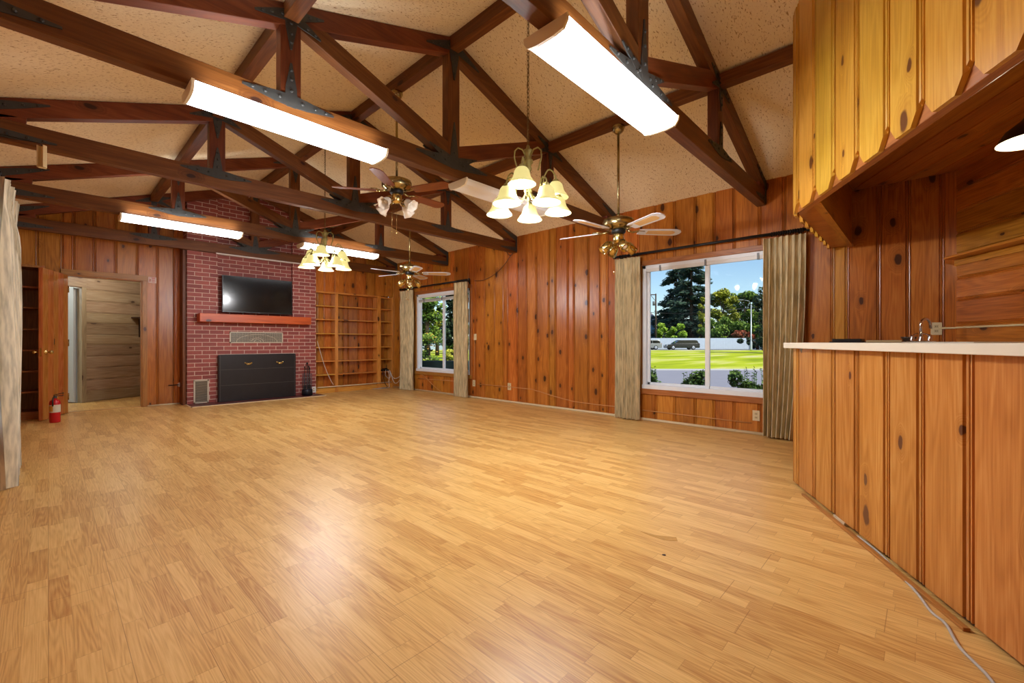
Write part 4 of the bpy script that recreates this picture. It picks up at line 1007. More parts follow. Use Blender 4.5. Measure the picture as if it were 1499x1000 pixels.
mb = MB(); mb.lathe([(.0, .075), (.016, .06), (.03, .03), (.02, .005), (0, .0)], n=14); mb.build('bulb', plain('pendant_bulb', (255, 248, 226), .4, emit=(255, 240, 205), estr=4), pd)
mb = MB(); mb.tube([(0, 0, .15), (0, 0, .485)], .006, 8); mb.lathe([(0, .485), (.04, .485), (.04, .47), (0, .46)], n=16); mb.build('stem', BLACKM, pd)
ld = bpy.data.lights.new('bulb_light', 'POINT'); ld.energy = 6; ld.shadow_soft_size = .03; ld.color = (1, .86, .62)
lo = bpy.data.objects.new('bulb_light', ld); C.objects.link(lo); lo.parent = pd; lo.location = (0, 0, -.01)

CT = 1.0565
sk = Vector((5.03, .10, CT)); a_ = math.atan2(BE.y, BE.x)
sink = thing('sink', 'low rimmed sink let into the counter behind the bar', 'sink', (5.0, -.12, CT))
mb = MB(); c_ = K0+BN*.30+BE*.62
mb.obox(c_+Vector((0,0,CT)), BE, BN, (0,0,1), (-.40, .40), (-.23, .23), (.0, .006)); mb.build('rim', plain('sink_rim', (216, 208, 192), .3), sink, (5.0, -.12, CT), bevel=.002)
fa = thing('faucet', 'chrome gooseneck faucet with two lever handles behind the bar counter', 'faucet', (5.167, .02, CT+.006))
mb = MB(); mb.obox((0,0,0), BE, BN, (0,0,1), (-.15, .15), (-.025, .025), (0, .010)); mb.build('base_plate', CHROME, fa, bevel=.003)
sd_ = (RT*.85+FW*.2).normalized()
mb = MB(); mb.lathe([(.020, .01), (.016, .04), (.013, .05)], n=16); mb.tube([(0,0,.03), (0,0,.13)]+[tuple(sd_*(.055-.055*math.cos(k*math.pi/12))+Vector((0,0,.145+.055*math.sin(k*math.pi/12)))) for k in range(0, 12)]+[tuple(sd_*.112+Vector((0,0,.115)))], .011, 12); mb.build('spout', CHROME, fa)
for s in (-1, 1):
    mb = MB(); p = -BE*s*.115 if True else 0
    mb.lathe([(.018, .01), (.016, .045), (.010, .06), (0, .064)], p, n=16); mb.tube([p+Vector((0,0,.055)), p+Vector((0,0,.07))+(-RT*.05 if s == -1 else RT*.03), p+Vector((0,0,.078))+(-RT*.085 if s == -1 else RT*.05)], [.007, .006, .005], 8); mb.build('handle', CHROME, fa)
tray = MB(2); mb = tray; mb.box((5.12, .40, CT), (5.48, .66, CT+.010)); mb.box((5.14, .42, CT+.010), (5.47, .64, CT+.035))
tag(mb.build('folder', BLACKP, bevel=.004), 'flat black folder lying on the counter by the window curtain', 'folder')
mb = MB(3); mb.box((5.12, .14, CT), (5.46, .385, CT+.022)); tag(mb.build('cutting_board', plain('board_tan', (176, 150, 108), .5), bevel=.004), 'tan board lying on the counter next to the black folder', 'board')
bw = MB(); bw.lathe([(.0, .006), (.03, .006), (.052, .04), (.058, .052), (.054, .052), (.028, .0), (0, .0)], (5.32, .10, CT), n=20, lobes=5, amp=.08); tag(bw.build('small_bowl', plain('bowl_brown', (70, 54, 42), .3)), 'small dark crumpled bowl on the counter beside the faucet', 'bowl')

# ------------------------------------------------------------------ outlets, raceways and cords on the walls
def plate(label, x, y, z, w, h, slots, cat='outlet', nm='wall_outlet', nd=(-1,0,0), mat=IVORY):
    t = thing(nm, label, cat, (x, y, z)); nd = Vector(nd); ud = Vector((0,0,1)).cross(nd)
    mb = MB(); mb.obox((0,0,0), nd, ud, (0,0,1), (0, .007), (-w/2, w/2), (-h/2, h/2)); mb.build('cover_plate', mat, t, bevel=.002)
    for du, dz, sw, sh in slots:
        mb = MB(); mb.obox((0,0,0), nd, ud, (0,0,1), (.006, .0095), (du-sw/2, du+sw/2), (dz-sh/2, dz+sh/2)); o = mb.build('socket' if cat == 'outlet' else 'toggle', plain('socket_face', (196, 178, 138), .4), t, bevel=.001)
        if cat == 'outlet':
            mb = MB(); mb.obox((0,0,0), nd, ud, (0,0,1), (.0095, .0100), (du-.007, du-.004), (dz-.006, dz+.006)); mb.obox((0,0,0), nd, ud, (0,0,1), (.0095, .0100), (du+.004, du+.007), (dz-.006, dz+.006)); mb.build('slot', BLACKP, o)
    return t
two = [(0, .021, .030, .026), (0, -.021, .030, .026)]
plate('ivory outlet box on the right wall next to the near curtain of the smaller window', XR, 6.24, .279, .075, .12, two)
plate('ivory outlet box on the right wall midway between the two windows', XR, 5.31, .279, .08, .125, two)
plate('ivory outlet low on the wall under the large window, beside the flared curtain', XR, 1.40, .128+.09, .075, .118, two)
plate('light switch on the right wall beside the smaller window', XR, 6.205, 1.16, .075, .12, [(0, 0, .012, .026)], 'switch', 'light_switch')
plate('double ivory outlet on the boards behind the faucet', XR, -.082, 1.183, .075, .115, two)
plate('white outlet box on the brick beside the fire tools', 3.69, FY, .10, .09, .12, two, nd=(0,-1,0), mat=WHITE)
def cord(name, label, pts, r, mat, cat='cord', n=6, smooth=True):
    pts = [Vector(p) for p in pts]; out = []
    if smooth and len(pts) > 2:
        for i in range(len(pts)-1):
            p0, p1, p2, p3 = pts[max(i-1, 0)], pts[i], pts[i+1], pts[min(i+2, len(pts)-1)]
            for q in range(6):
                u = q/6; out.append(.5*((2*p1)+(p2-p0)*u+(2*p0-5*p1+4*p2-p3)*u*u+(3*p1-p0-3*p2+p3)*u**3))
        out.append(pts[-1])
    else: out = pts
    mb = MB(); mb.tube(out, r, n); return tag(mb.build(name, mat), label, cat)
RACE = plain('tan_raceway', (196, 140, 84), .5)
xw = XR-.006
def onr(px, py, x=xw):
    d = FW+RT*((px-749.5)/640)+Vector((0,0,(501-py)/640)); t = x/d.x; return Vector((x, d.y*t, CAMZ+d.z*t))
cord('wall_raceway', 'thin tan raceway running down along the right wall between the windows', [onr(*p) for p in ((699,562.5), (742,566), (778,570), (792,574), (812,580.5), (840,588), (870,592), (907,596))], .0075, RACE, 'raceway', smooth=False)
cord('wall_raceway', 'thin tan raceway under the large window', [onr(*p) for p in ((940,600.5), (1030,611), (1100,619.5))], .0075, RACE, 'raceway', smooth=False)
cord('wall_raceway', 'thin tan raceway under the smaller window', [onr(*p) for p in ((611,554), (672,558.5))], .0075, RACE, 'raceway', smooth=False)
cord('wall_raceway', 'short vertical raceway joining the light switch to the outlet below it', [(xw, 6.215, 1.10), (xw, 6.225, .34)], .006, RACE, 'raceway', smooth=False)
cord('wall_raceway', 'cream raceway along the horizontal boarding behind the faucet', [(XR-.008, -.10, 1.187), (XR-.008, -.20, 1.187), K0+BE*.02+BN*.008+Vector((0,0,1.19)), K0+BE*3+BN*.008+Vector((0,0,1.19))], .009, CREAMP, 'raceway', smooth=False)
cord('wall_raceway', 'white raceway running along the foot of the large bookcase to the corner', [(3.80, BY-.012, .125), (4.8, BY-.012, .125), (5.50, BY-.014, .13)], .012, OFFWHITE, 'raceway', smooth=False)
cord('window_cord', 'pale cord hanging diagonally on the boards below the smaller window', [onr(*p) for p in ((613,545), (622,552), (634,564), (646,574))], .007, RACE)
cord('brown_cable', 'brown cable drooping on the right wall from a truss end to the curtain rod', [onr(*p, x=XR-.03) for p in ((735,343), (739,360), (743,371), (748,374), (752,369))]+[onr(*p, x=XR-.03) for p in ((745,378), (738,388), (725,401), (708,410), (694,411))], .006, CORDB)
cord('grey_cord', 'grey cord trailing over the floor from the foot of the bar', [(3.0, .26, .012), (2.84, .16, .008), (2.66, .085, .006), (2.50, .02, .006), (2.37, -.02, .006), (2.30, -.06, .006), (2.16, -.09, .006), (2.04, -.145, .006), (1.95, -.17, .006)], .0055, CORD)
cord('white_cable', 'white cord slanting across the left bay of the large bookcase', [(3.80, BY+.01, 1.08), (3.86, BY-.004, .85), (3.95, BY-.004, .55), (4.07, BY-.004, .27), (4.14, BY+.01, .16)], .006, CORDW)
# modem with tangled leads in the right bay
md = thing('modem', 'black modem on the shelf of the narrow right bookcase bay', 'modem', (5.37, 9.14, .385+.0))
mb = MB(); mb.box((5.29, 9.10, .385), (5.47, 9.22, .425)); mb.build('case', BLACKP, md, (5.37, 9.14, .385), bevel=.005)
mb = MB(); mb.tube([(5.31, 9.2, .42), (5.30, 9.2, .56)], .006, 6); mb.tube([(5.45, 9.2, .42), (5.46, 9.2, .53)], .006, 6); mb.build('antenna', BLACKP, md, (5.37, 9.14, .385))
mb = MB(); mb.box((5.34, 9.12, .425), (5.44, 9.18, .455)); mb.build('adapter', BLACKM, md, (5.37, 9.14, .385), bevel=.004)
rg = random.Random(8)
for k, lb in enumerate(('black lead tangled below the modem, hanging nearest the upright', 'grey lead looping down from the modem', 'white lead drooping from the modem to the corner outlet', 'pale lead hanging straight down from the modem', 'grey lead coiled on the floor under the modem', 'white lead sagging along the corner boards')):
    pts = [[(5.30,9.06,.42),(5.27,9.04,.33),(5.29,9.03,.22),(5.33,9.03,.1),(5.36,9.0,.02),(5.2,8.97,.012)],
           [(5.36,9.06,.42),(5.33,9.03,.30),(5.42,9.02,.22),(5.46,9.03,.30),(5.44,9.06,.41)],
           [(5.46,9.06,.40),(5.48,9.0,.28),(5.50,8.92,.22),(5.53,8.80,.25),(5.55,8.72,.33)],
           [(5.41,9.06,.40),(5.43,9.03,.30),(5.42,9.03,.15),(5.43,9.02,.02)],
           [(5.05,8.98,.012),(5.2,8.93,.012),(5.36,8.96,.012),(5.42,9.0,.012),(5.3,9.02,.02),(5.18,8.99,.02),(5.0,9.02,.012)],
           [(5.47,9.05,.36),(5.50,8.95,.14),(5.52,8.85,.12),(5.54,8.76,.20),(5.552,8.70,.29)]][k]
    cord('lead', lb, pts, .0065, (BLACKP, CORD, CORDW, CORDW, CORD, CORDW)[k])
plate('ivory outlet with plugged leads near the far right corner', XR, 8.72, .32, .075, .12, two)
# pale pull weight hanging from a wire near the left wall
pw = thing('pull_weight', 'cream channel-shaped cover hanging on a black wire at the upper left', 'pull', (-.03, 4.98, 2.50))
mb = MB(); w2 = .022
prof = [(-.026, .02), (-.030, .0), (-.024, -.012), (.024, -.012), (.030, .0), (.026, .02), (.021, .02), (.022, 0), (.018, -.006), (-.018, -.006), (-.022, 0), (-.021, .02)]
q_ = (-Vector((0,1,0))*1)
mb.prism([(a, b) for a, b in prof], (0,0,0), RT, -FW, (0,0,1), -.085, .085); mb.box((-.022, -.01, -.09), (.022, .012, -.083)); mb.build('cover', CREAMP, pw, bevel=.003)
mb = MB(); mb.tube([(0, 0, .085), (-.015, 0, .10), (-.32, 0, .102)], .004, 6); mb.tube([(0, .0, .085), (0, .12, .108)], .003, 5); mb.build('wire', BLACKP, pw)

# ------------------------------------------------------------------ outdoors (street runs square to the camera's heading)
GZ = -.10
def O(s, d, z=0): return RT*s+FW*d+Vector((0, 0, z))
def at(px, py, d): return RT*((px-749.5)/640*d)+FW*d+Vector((0, 0, CAMZ+(501-py)/640*d))
def ground(name, s0, s1, d0, d1, z, mat, th=.2, kind='structure'):
    mb = MB(); mb.obox((0,0,0), RT, FW, (0,0,1), (s0, s1), (d0, d1), (z-th, z)); o = mb.build(name, mat); o['kind'] = kind; return o
def grass_mat():
    m, n, l, b = nodes('lawn_grass'); tc = n.new('ShaderNodeTexCoord'); mp = n.new('ShaderNodeMapping'); mp.inputs['Rotation'].default_value = (0, 0, YAW); mp.inputs['Scale'].default_value = (.12, .5, 1); l.new(tc.outputs['Object'], mp.inputs[0])
    nz = n.new('ShaderNodeTexNoise'); nz.inputs['Scale'].default_value = 1.; nz.inputs['Detail'].default_value = 5; l.new(mp.outputs[0], nz.inputs[0])
    l.new(ramp(n, l, nz.outputs[0], [(.34, lin((146, 162, 26))), (.50, lin((190, 198, 40))), (.60, lin((214, 208, 116))), (.72, lin((216, 206, 160)))]), b.inputs['Base Color']); b.inputs['Roughness'].default_value = .9; b.inputs['Specular IOR Level'].default_value = .1
    return m
mb = MB(); mb.obox((0,0,0), RT, FW, (0,0,1), (-140, 190), (7.5, 260), (-.6, GZ-.03)); 
struct(mb.build('ground_outside', plain('soil', (110, 96, 70), .9)))
ground('driveway', -30, 60, 9.9, 18.2, GZ-.01, plain('asphalt', (150, 146, 156), .9, noise=.1, nscale=2))
ground('driveway_kerb', -30, 60, 18.2, 18.7, GZ+.02, plain('kerb', (200, 196, 192), .8))
ground('lawn', -60, 90, 18.7, 63, GZ, grass_mat())
ground('sidewalk', -90, 120, 63, 64.5, GZ+.02, plain('pavement', (196, 190, 182), .9))
ground('street', -90, 120, 64.5, 71, GZ-.01, plain('street_asphalt', (120, 118, 122), .9))

def mb_leaves(mb, c, r, n, size, rng, zs=1., bias=.55, droop=0.):
    c = Vector(c)
    for _ in range(n):
        d = Vector((rng.gauss(0,1), rng.gauss(0,1), rng.gauss(0,1))).normalized(); rr = r*(bias+(1-bias)*rng.random())
        p = c+Vector((d.x*rr, d.y*rr, d.z*rr*zs))
        a = Vector((rng.gauss(0,1), rng.gauss(0,1), rng.gauss(0,1))).normalized(); b = a.orthogonal().normalized(); s = size*rng.uniform(.6, 1.3)
        a.z -= droop; 
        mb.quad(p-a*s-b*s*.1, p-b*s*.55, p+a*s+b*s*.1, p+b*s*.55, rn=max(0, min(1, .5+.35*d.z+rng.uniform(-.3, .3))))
LG = leaf_mat('leaf_green', (34, 56, 18), (84, 116, 34), (150, 170, 60))
LY = leaf_mat('leaf_yellow_green', (70, 84, 20), (138, 146, 36), (206, 196, 70))
LD = leaf_mat('leaf_dark', (14, 26, 16), (34, 54, 34), (70, 92, 52))
LC = leaf_mat('leaf_conifer', (12, 24, 22), (34, 56, 46), (72, 94, 66))
LH = leaf_mat('leaf_hedge', (20, 36, 16), (48, 78, 30), (100, 128, 56))
BARK = plain('bark', (70, 54, 42), .9, noise=.3, nscale=6)
def tree(name, label, base, h, blobs, mat, n, size, seed, trunk=.25, group=None, cat='tree'):
    """blobs: (side, height, depth, radius, zscale) about the base, along RT / up / FW."""
    rng = random.Random(seed); t = thing(name, label, cat, base, 0, group)
    mb = MB(seed); top = max(b[1] for b in blobs)
    mb.tube([(0,0,0), (.02*h,0,top*.5), (0,0,top)], [trunk, trunk*.7, trunk*.2], 8)
    for s, z, d, r, zs in blobs[:8]: mb.tube([(0,0,z*.55), tuple(RT*s*.6+FW*d*.6+Vector((0,0,z*.9))), tuple(RT*s+FW*d+Vector((0,0,z)))], [trunk*.4, trunk*.25, trunk*.1], 6)
    mb.build('trunk', BARK, t)
    mb = MB(seed+1); tot = sum(b[3]**2 for b in blobs)
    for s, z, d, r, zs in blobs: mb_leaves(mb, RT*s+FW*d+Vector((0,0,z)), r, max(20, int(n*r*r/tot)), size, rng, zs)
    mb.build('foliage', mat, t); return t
def blobs_between(px0, px1, ytop, ybot, d, k, seed, rr=.34):
    """crown lumps filling a width and a height measured at distance d."""
    rng = random.Random(seed); w = (px1-px0)/640*d; zt = CAMZ+(501-ytop)/640*d-GZ; zb = max(.4, CAMZ+(501-ybot)/640*d-GZ); out = []
    for _ in range(k):
        z = rng.uniform(zb, zt); f = math.sqrt(max(.05, 1-((z-zb)/(zt-zb)*1.7-.75)**2)) ; r = rr*min(w, zt-zb)*rng.uniform(.35, .75)
        s = rng.uniform(-.5, .5)*w*f; out.append((s*.85, min(z, zt-r*.7), rng.uniform(-.35, .35)*w, r, .85))
    return out
def base_at(px, d): p = at(px, 501, d); return Vector((p.x, p.y, GZ))
def conifer(label, px, d, ytop, wpx, n, seed, group):
    h = CAMZ+(501-ytop)/640*d-GZ; rng = random.Random(seed); t = thing('conifer', label, 'tree', base_at(px, d), 0, group); w = wpx/640*d/2
    mb = MB(seed); mb.tube([(0,0,0), (0,0,h*.5), (0,0,h*.99)], [h*.022, h*.015, .05], 8); mb.build('trunk', BARK, t)
    br = MB(seed+2); fo = MB(seed+1); nb = 95
    for k in range(nb):
        z = h*(.10+.88*k/nb); f = (1-(z/h)**1.6)*.9+.1; a = rng.uniform(0, 2*math.pi); L = w*f*rng.uniform(.6, 1.15); dz = -.18*L*rng.uniform(.3, 1.6)
        e = Vector((math.cos(a)*L, math.sin(a)*L, z+dz)); br.tube([(0,0,z), tuple(Vector((e.x*.5, e.y*.5, z+dz*.2))), tuple(e)], [.10, .06, .02], 5)
        for q in range(n//nb):
            u = .25+.8*rng.random()**.7; p = Vector((e.x*u, e.y*u, z+dz*u*u))+Vector((rng.gauss(0,.05*L+.15), rng.gauss(0,.05*L+.15), rng.gauss(0,.16)-.12))
            s = .17*(d/80)*rng.uniform(.7, 1.9); a1 = Vector((math.cos(a)+rng.gauss(0,.6), math.sin(a)+rng.gauss(0,.6), rng.gauss(-.25,.35))).normalized(); b1 = a1.orthogonal().normalized()
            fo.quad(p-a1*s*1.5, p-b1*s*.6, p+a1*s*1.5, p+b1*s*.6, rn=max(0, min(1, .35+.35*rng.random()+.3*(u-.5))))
    br.build('branches', BARK, t); fo.build('foliage', LC, t); return t
G1 = 'tall conifers across the street'
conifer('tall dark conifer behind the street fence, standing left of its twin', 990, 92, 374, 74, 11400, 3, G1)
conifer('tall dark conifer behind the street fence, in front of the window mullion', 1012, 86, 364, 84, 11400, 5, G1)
def tr(label, px0, px1, yt, yb, d, k, mat, n, size, seed, name='tree', group=None, rr=.34, trunk=.25):
    return tree(name, label, base_at((px0+px1)/2, d), 1, blobs_between(px0, px1, yt, yb, d, k, seed, rr), mat, n, size, seed, trunk, group)
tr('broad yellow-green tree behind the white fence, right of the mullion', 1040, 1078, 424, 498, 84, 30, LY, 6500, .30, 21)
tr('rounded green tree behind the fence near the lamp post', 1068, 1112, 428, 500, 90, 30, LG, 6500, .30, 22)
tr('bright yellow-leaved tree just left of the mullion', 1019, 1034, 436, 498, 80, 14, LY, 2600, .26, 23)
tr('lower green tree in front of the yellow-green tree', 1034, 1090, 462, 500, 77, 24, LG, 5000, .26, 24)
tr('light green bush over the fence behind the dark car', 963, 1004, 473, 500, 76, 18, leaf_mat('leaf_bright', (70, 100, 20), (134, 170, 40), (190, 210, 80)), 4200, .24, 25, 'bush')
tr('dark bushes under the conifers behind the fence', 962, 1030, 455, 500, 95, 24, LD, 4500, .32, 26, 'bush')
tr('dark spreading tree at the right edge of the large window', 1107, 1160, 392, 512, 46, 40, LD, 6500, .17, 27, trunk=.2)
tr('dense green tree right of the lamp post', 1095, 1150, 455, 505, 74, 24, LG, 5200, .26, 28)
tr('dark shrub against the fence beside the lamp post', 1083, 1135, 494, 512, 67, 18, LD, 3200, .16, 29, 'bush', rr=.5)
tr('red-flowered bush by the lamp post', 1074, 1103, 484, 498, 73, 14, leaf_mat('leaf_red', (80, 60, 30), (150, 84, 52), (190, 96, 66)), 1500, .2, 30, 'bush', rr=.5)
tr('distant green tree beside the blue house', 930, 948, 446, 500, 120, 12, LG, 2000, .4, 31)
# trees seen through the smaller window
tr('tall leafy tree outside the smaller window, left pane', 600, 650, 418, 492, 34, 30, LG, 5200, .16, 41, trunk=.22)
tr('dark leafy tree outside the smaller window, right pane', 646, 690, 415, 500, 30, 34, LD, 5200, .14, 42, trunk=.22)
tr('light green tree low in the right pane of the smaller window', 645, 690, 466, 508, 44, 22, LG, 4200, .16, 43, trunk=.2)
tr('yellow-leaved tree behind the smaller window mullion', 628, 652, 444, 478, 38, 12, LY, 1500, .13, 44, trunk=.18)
rb = tr('rose bush outside the smaller window', 612, 646, 488, 533, 13.2, 16, LG, 2600, .035, 45, 'rose_bush', rr=.42, trunk=.02); rb['category'] = 'bush'
fl = MB(4); rgf = random.Random(6)
for k in range(26): fl.lathe([(0, -.02), (.025, -.01), (.028, .012), (0, .02)], Vector((0,0,0))+RT*rgf.uniform(-.28, .30)+FW*rgf.uniform(-.2, .2)+Vector((0,0,rgf.uniform(.85, 1.42))), n=8)
f_ = fl.build('flower', plain('rose_petal', (226, 170, 60), .6), rb); f_['kind'] = 'stuff'
b2 = tr('small yellowing bush right of the rose bush', 648, 676, 512, 534, 12.6, 12, LY, 1500, .032, 46, 'bush', rr=.45, trunk=.015)
# low hedge shrubs right outside the large window
for i, (px0, px1, yt, d, lb) in enumerate(((938, 968, 545, 7.15, 'low leafy shrub outside the left edge of the large window'), (1002, 1036, 549, 6.9, 'low leafy shrub under the left pane beside the mullion'), (1062, 1140, 546, 6.55, 'long low shrub outside the right pane of the large window'))):
    w = (px1-px0)/640*d; zt = CAMZ+(501-yt)/640*d-GZ; bl = []
    rng = random.Random(60+i)
    for k in range(12): 
        r = rng.uniform(.09, .13); bl.append(((k/11-.5)*(w-.15), rng.uniform(.25, zt-r*.5), rng.uniform(-.1, .1), r, 1.2))
        bl.append(((k/11-.5)*(w-.15), .2, rng.uniform(-.1, .1), .17, 1.2))
    t = tree('shrub', lb, base_at((px0+px1)/2, d), 1, bl, LH, 8000, .030, 60+i, .015, 'shrubs outside the large window', 'shrub')
    # upright sprigs
    sp = MB(i); 
    for k in range(16):
        b = RT*rng.uniform(-w/2, w/2)+FW*rng.uniform(-.12, .12); hh = zt+rng.uniform(-.02, .09); sp.tube([tuple(b+Vector((0,0,.2))), tuple(b+Vector((rng.uniform(-.03,.03),0,hh)))], .003, 4)
        for q in range(9):
            z = hh-q*.025; a = Vector((rng.gauss(0,1), rng.gauss(0,1), rng.gauss(.6,.5))).normalized(); c = a.orthogonal().normalized(); p = b+Vector((0,0,z)); sp.quad(p, p+a*.025-c*.01, p+a*.05, p+a*.025+c*.01)
    sp.build('sprigs', LH, t)
pb = thing('planter_box', 'dark green planter trough outside the smaller window', 'planter', at(648, 540, 10.6)*1); pb.location.z = GZ
mb = MB(); zt = CAMZ-27.5/640*10.6-GZ; mb.obox((0,0,0), RT, FW, (0,0,1), (-.75, .75), (-.2, .2), (0, zt)); mb.build('trough', plain('planter_green', (30, 62, 62), .6, noise=.3, nscale=5), pb, bevel=.01)
mb = MB(); mb.obox((0,0,0), RT, FW, (0,0,1), (-.72, .72), (-.17, .17), (zt-.03, zt+.004)); mb.build('soil', plain('planter_soil', (40, 32, 24), .9), pb)

# white picket fence across the street
fn = thing('fence', 'long white board fence behind the parked cars', 'fence', O(18, 72.5, GZ)); mb = MB()
zt = CAMZ+(501-495)/640*72.5-GZ
n_ = 270
for k in range(n_):
    s = -6+k*.16-18+5; mb.obox((0,0,0), RT, FW, (0,0,1), (s, s+.145), (0, .02), (.0, zt))
mb.obox((0,0,0), RT, FW, (0,0,1), (-19, -19+n_*.16), (.02, .06), (.3, .4)); mb.obox((0,0,0), RT, FW, (0,0,1), (-19, -19+n_*.16), (.02, .06), (zt-.3, zt-.2))
mb.build('boards', plain('fence_white', (196, 206, 220), .7, noise=.08, nscale=3), fn)

# utility pole and lamp post
up_ = thing('utility_pole', 'dark wooden utility pole with one cross arm left in the large window', 'pole', base_at(960, 74)); d = 74; zt = CAMZ+(501-430)/640*d-GZ
mb = MB(); mb.tube([(0,0,0), (0,0,zt)], [.16, .11], 10); mb.build('pole', BARK, up_)
mb = MB(); mb.obox((0,0,0), RT, FW, (0,0,1), (-1.45, .1), (-.06, .06), (zt-.25, zt-.1)); mb.tube([tuple(RT*-.9+Vector((0,0,zt-.2))), (0,0,zt-1.3)], .04, 6); mb.build('cross_arm', BARK, up_)
mb = MB(); mb.lathe([(.0, zt-2.0), (.22, zt-2.0), (.22, zt-1.3), (0, zt-1.3)], RT*-.32, n=12); mb.build('transformer', plain('transformer_grey', (110, 112, 112), .5), up_)
lp_ = thing('lamp_post', 'pale steel street lamp post right in the large window', 'lamp post', base_at(1099.5, 62)); d = 62; zt = CAMZ+(501-446)/640*d-GZ
mb = MB(); mb.tube([(0,0,0), (0,0,.2), (0,0,1.2), (0,0,1.3), (0,0,zt)], [.16, .15, .14, .085, .07], 12); mb.build('post', plain('post_grey', (188, 192, 196), .4, .3), lp_)
mb = MB(); mb.tube([(0,0,zt), tuple(RT*-.3+Vector((0,0,zt+.5))), tuple(RT*-1.2+Vector((0,0,zt+.7)))], .05, 8); mb.obox(RT*-1.6+Vector((0,0,zt+.62)), RT, FW, (0,0,1), (-.2, .45), (-.12, .12), (0, .12)); mb.build('lamp_arm', plain('lamp_head', (120, 124, 128), .4, .3), lp_)
wr = MB(); wr.tube([at(930, 455, 74), at(960, 458, 74), at(1000, 459.5, 73), at(1040, 456, 72), at(1130, 448, 70)], .035, 5); tag(wr.build('power_line', BLACKP), 'thin power line crossing behind the conifers', 'cable')

# houses
def house(label, px0, px1, d, depth, ywall, yeave, ytop, wall, roof):
    s0, s1 = (px0-749.5)/640*d, (px1-749.5)/640*d; ze = CAMZ+(501-yeave)/640*d; zt = CAMZ+(501-ytop)/640*d
    t = thing('house', label, 'house', O((s0+s1)/2, d, GZ)); W_ = (s1-s0)/2; h = ze-GZ
    mb = MB(); mb.obox((0,0,0), RT, FW, (0,0,1), (-W_, W_), (0, depth), (0, h)); mb.build('walls', wall, t)
    mb = MB(); mb.prism([(-.5, h-.1), (depth+.5, h-.1), (depth/2, zt-GZ)], (0,0,0), FW, (0,0,1), RT, -W_-.5, W_+.5); mb.build('roof', roof, t)
    for k in range(3):
        s = -W_+(k+.6)*(2*W_)/3.1; mb = MB(); mb.obox((0,0,0), RT, FW, (0,0,1), (s-.6, s+.6), (-.06, .02), (h-1.9, h-.7)); w = mb.build('window', WHITE, t)
        mb = MB(); mb.obox((0,0,0), RT, FW, (0,0,1), (s-.5, s+.5), (-.07, -.055), (h-1.8, h-.8)); mb.build('pane', SCREEN, w)
    return t
house('pale blue house behind the utility pole', 880, 959, 96, 9, 500, 468, 455, plain('house_blue', (118, 176, 226), .8), plain('roof_grey', (150, 138, 140), .8, noise=.2, nscale=3))
house('white house with blue roof seen through the smaller window', 590, 640, 62, 8, 505, 487, 478, plain('house_white', (220, 212, 206), .8), plain('roof_blue', (84, 120, 168), .7))

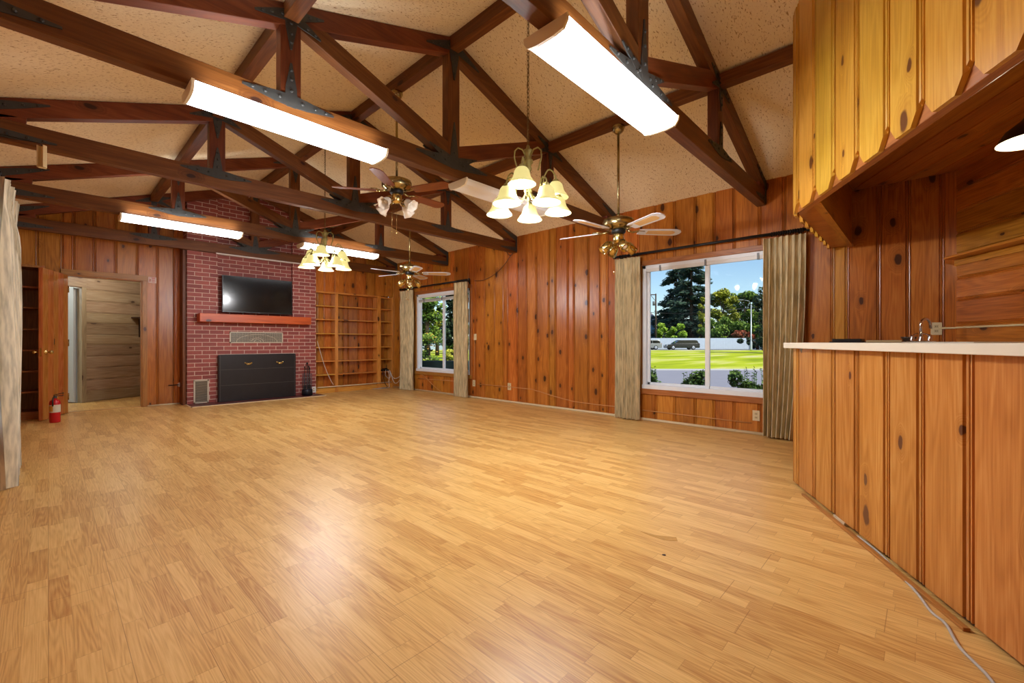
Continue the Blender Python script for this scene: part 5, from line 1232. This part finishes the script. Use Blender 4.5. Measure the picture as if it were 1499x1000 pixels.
# parked cars
def car(label, s, d, Lg, col, van, flip=1):
    t = thing('car', label, 'car', O(s, d, GZ), 0, 'parked cars'); pm = plain('car_paint_%d' % int(s*10), col, .25, .3, coat=.6)
    h = 1.68 if van else 1.50; X = lambda u: (u-.5)*Lg*flip
    body = [(0, .32), (.0, .62), (.03, .78), (.22, .92), (.25, .95), (.97, .98), (1., .9), (1., .4), (.985, .28), (.02, .26)]
    roof = [(.21, .90), (.36, h-.10), (.42, h-.02), (.86, h), (.93, h-.06), (.985, .95), (.98, .90)]
    g = [(.245, .94), (.375, h-.13), (.43, h-.09), (.87, h-.09), (.915, h-.14), (.955, .98)]
    mk = lambda pr: [(X(u), z) for u, z in (pr if flip == 1 else pr[::-1])]
    mb = MB(); mb.prism(mk(body), (0,0,0), RT, (0,0,1), FW, -.9, .9); mb.prism(mk(roof), (0,0,0), RT, (0,0,1), FW, -.78, .78); mb.build('body', pm, t, bevel=.05)
    for k, (a, b) in enumerate(((.26, .47), (.485, .69), (.705, .94))):
        def cl(u): # height of glass top at u
            for (u0, z0), (u1, z1) in zip(g[:-1], g[1:]):
                if u0 <= u <= u1: return z0+(z1-z0)*(u-u0)/(u1-u0)
            return .96
        us = [a+(b-a)*i/6 for i in range(7)]; P = [(X(a), .99)]+[(X(u), max(1.0, cl(u))) for u in us]+[(X(b), .99)]
        mb = MB(); mb.prism(P[::-1] if flip == -1 else P, (0,0,0), RT, (0,0,1), FW, -.80, .80); mb.build('side_window', SCREEN, t)
    for u in (.18, .80):
        for sd in (-.82, .82):
            mb = MB(); mb.lathe([(.0, -.1), (.30, -.1), (.335, -.07), (.335, .07), (.30, .1), (.0, .1)], tuple(RT*X(u)+FW*sd+Vector((0,0,.335))), FW, 24); w = mb.build('wheel', RUBBER, t)
            mb = MB(); mb.lathe([(.0, -.115), (.20, -.11), (.22, -.1), (.22, .1), (.20, .11), (0, .115)], tuple(RT*X(u)+FW*sd+Vector((0,0,.335))), FW, 20); mb.build('hub_cap', plain('alloy%d%d%d' % (int(s), int(u*10), sd > 0), (190, 190, 194), .35, .6), w)
    mb = MB(); mb.box((0,0,0), (.001,.001,.001)); 
    mb = MB(); mb.obox((0,0,0), RT, FW, (0,0,1), tuple(sorted((X(.0)-.02*flip, X(.04)))), (-.75, -.45), (.62, .76)); mb.obox((0,0,0), RT, FW, (0,0,1), tuple(sorted((X(.0)-.02*flip, X(.04)))), (.45, .75), (.62, .76)); mb.build('headlamp', WHITE, t)
    mb = MB(); mb.obox((0,0,0), RT, FW, (0,0,1), tuple(sorted((X(.985), X(1.)+.01*flip))), (-.8, -.55), (.8, 1.0)); mb.obox((0,0,0), RT, FW, (0,0,1), tuple(sorted((X(.985), X(1.)+.01*flip))), (.55, .8), (.8, 1.0)); mb.build('tail_lamp', RED, t)
    return t
car('dark navy wagon parked along the white fence', (997.5-749.5)/640*67.5, 67.5, 4.95, (13, 17, 30), False)
car('silver wagon parked left of the navy car, partly behind the curtain', (944-749.5)/640*67.5, 67.5, 4.7, (150, 150, 150), False)
car('white and blue car parked beyond the rose bush, seen in the smaller window', (646-749.5)/640*54, 54, 4.6, (188, 202, 226), False)

# worn spots on the laminate
def onf(px, py, z=0):
    d = FW+RT*((px-749.5)/640)+Vector((0,0,(501-py)/640)); t = (z-CAMZ)/d.z; return Vector((d.x*t, d.y*t, z))
mb = MB(); P_ = [onf(*p, .0012) for p in ((938,778), (960,783.5), (990,786.5), (992,792), (972,790.5), (952,784))]
n0 = len(mb.v); mb.v += P_+[p-Vector((0,0,.0011)) for p in P_]; k_ = len(P_); mb.face(list(range(k_))[::-1], [(0,0)]*k_); mb.face([k_+i for i in range(k_)], [(0,0)]*k_)
for i in range(k_): j = (i+1) % k_; mb.face([i, j, k_+j, k_+i], [(0,0)]*4)
tag(mb.build('floor_chip', plain('bare_core', (186, 140, 72), .7, noise=.25, nscale=60)), 'torn sliver of worn laminate on the open floor before the large window', 'chip')
mb = MB(); c_ = onf(972, 812.5); mb.lathe([(.010, 0), (.008, .0012), (0, .0014)], (c_.x, c_.y, .0002), n=9, lobes=3, amp=.3); tag(mb.build('debris_speck', plain('speck', (60, 34, 18), .7)), 'dark speck of debris on the floor near the torn laminate', 'speck')
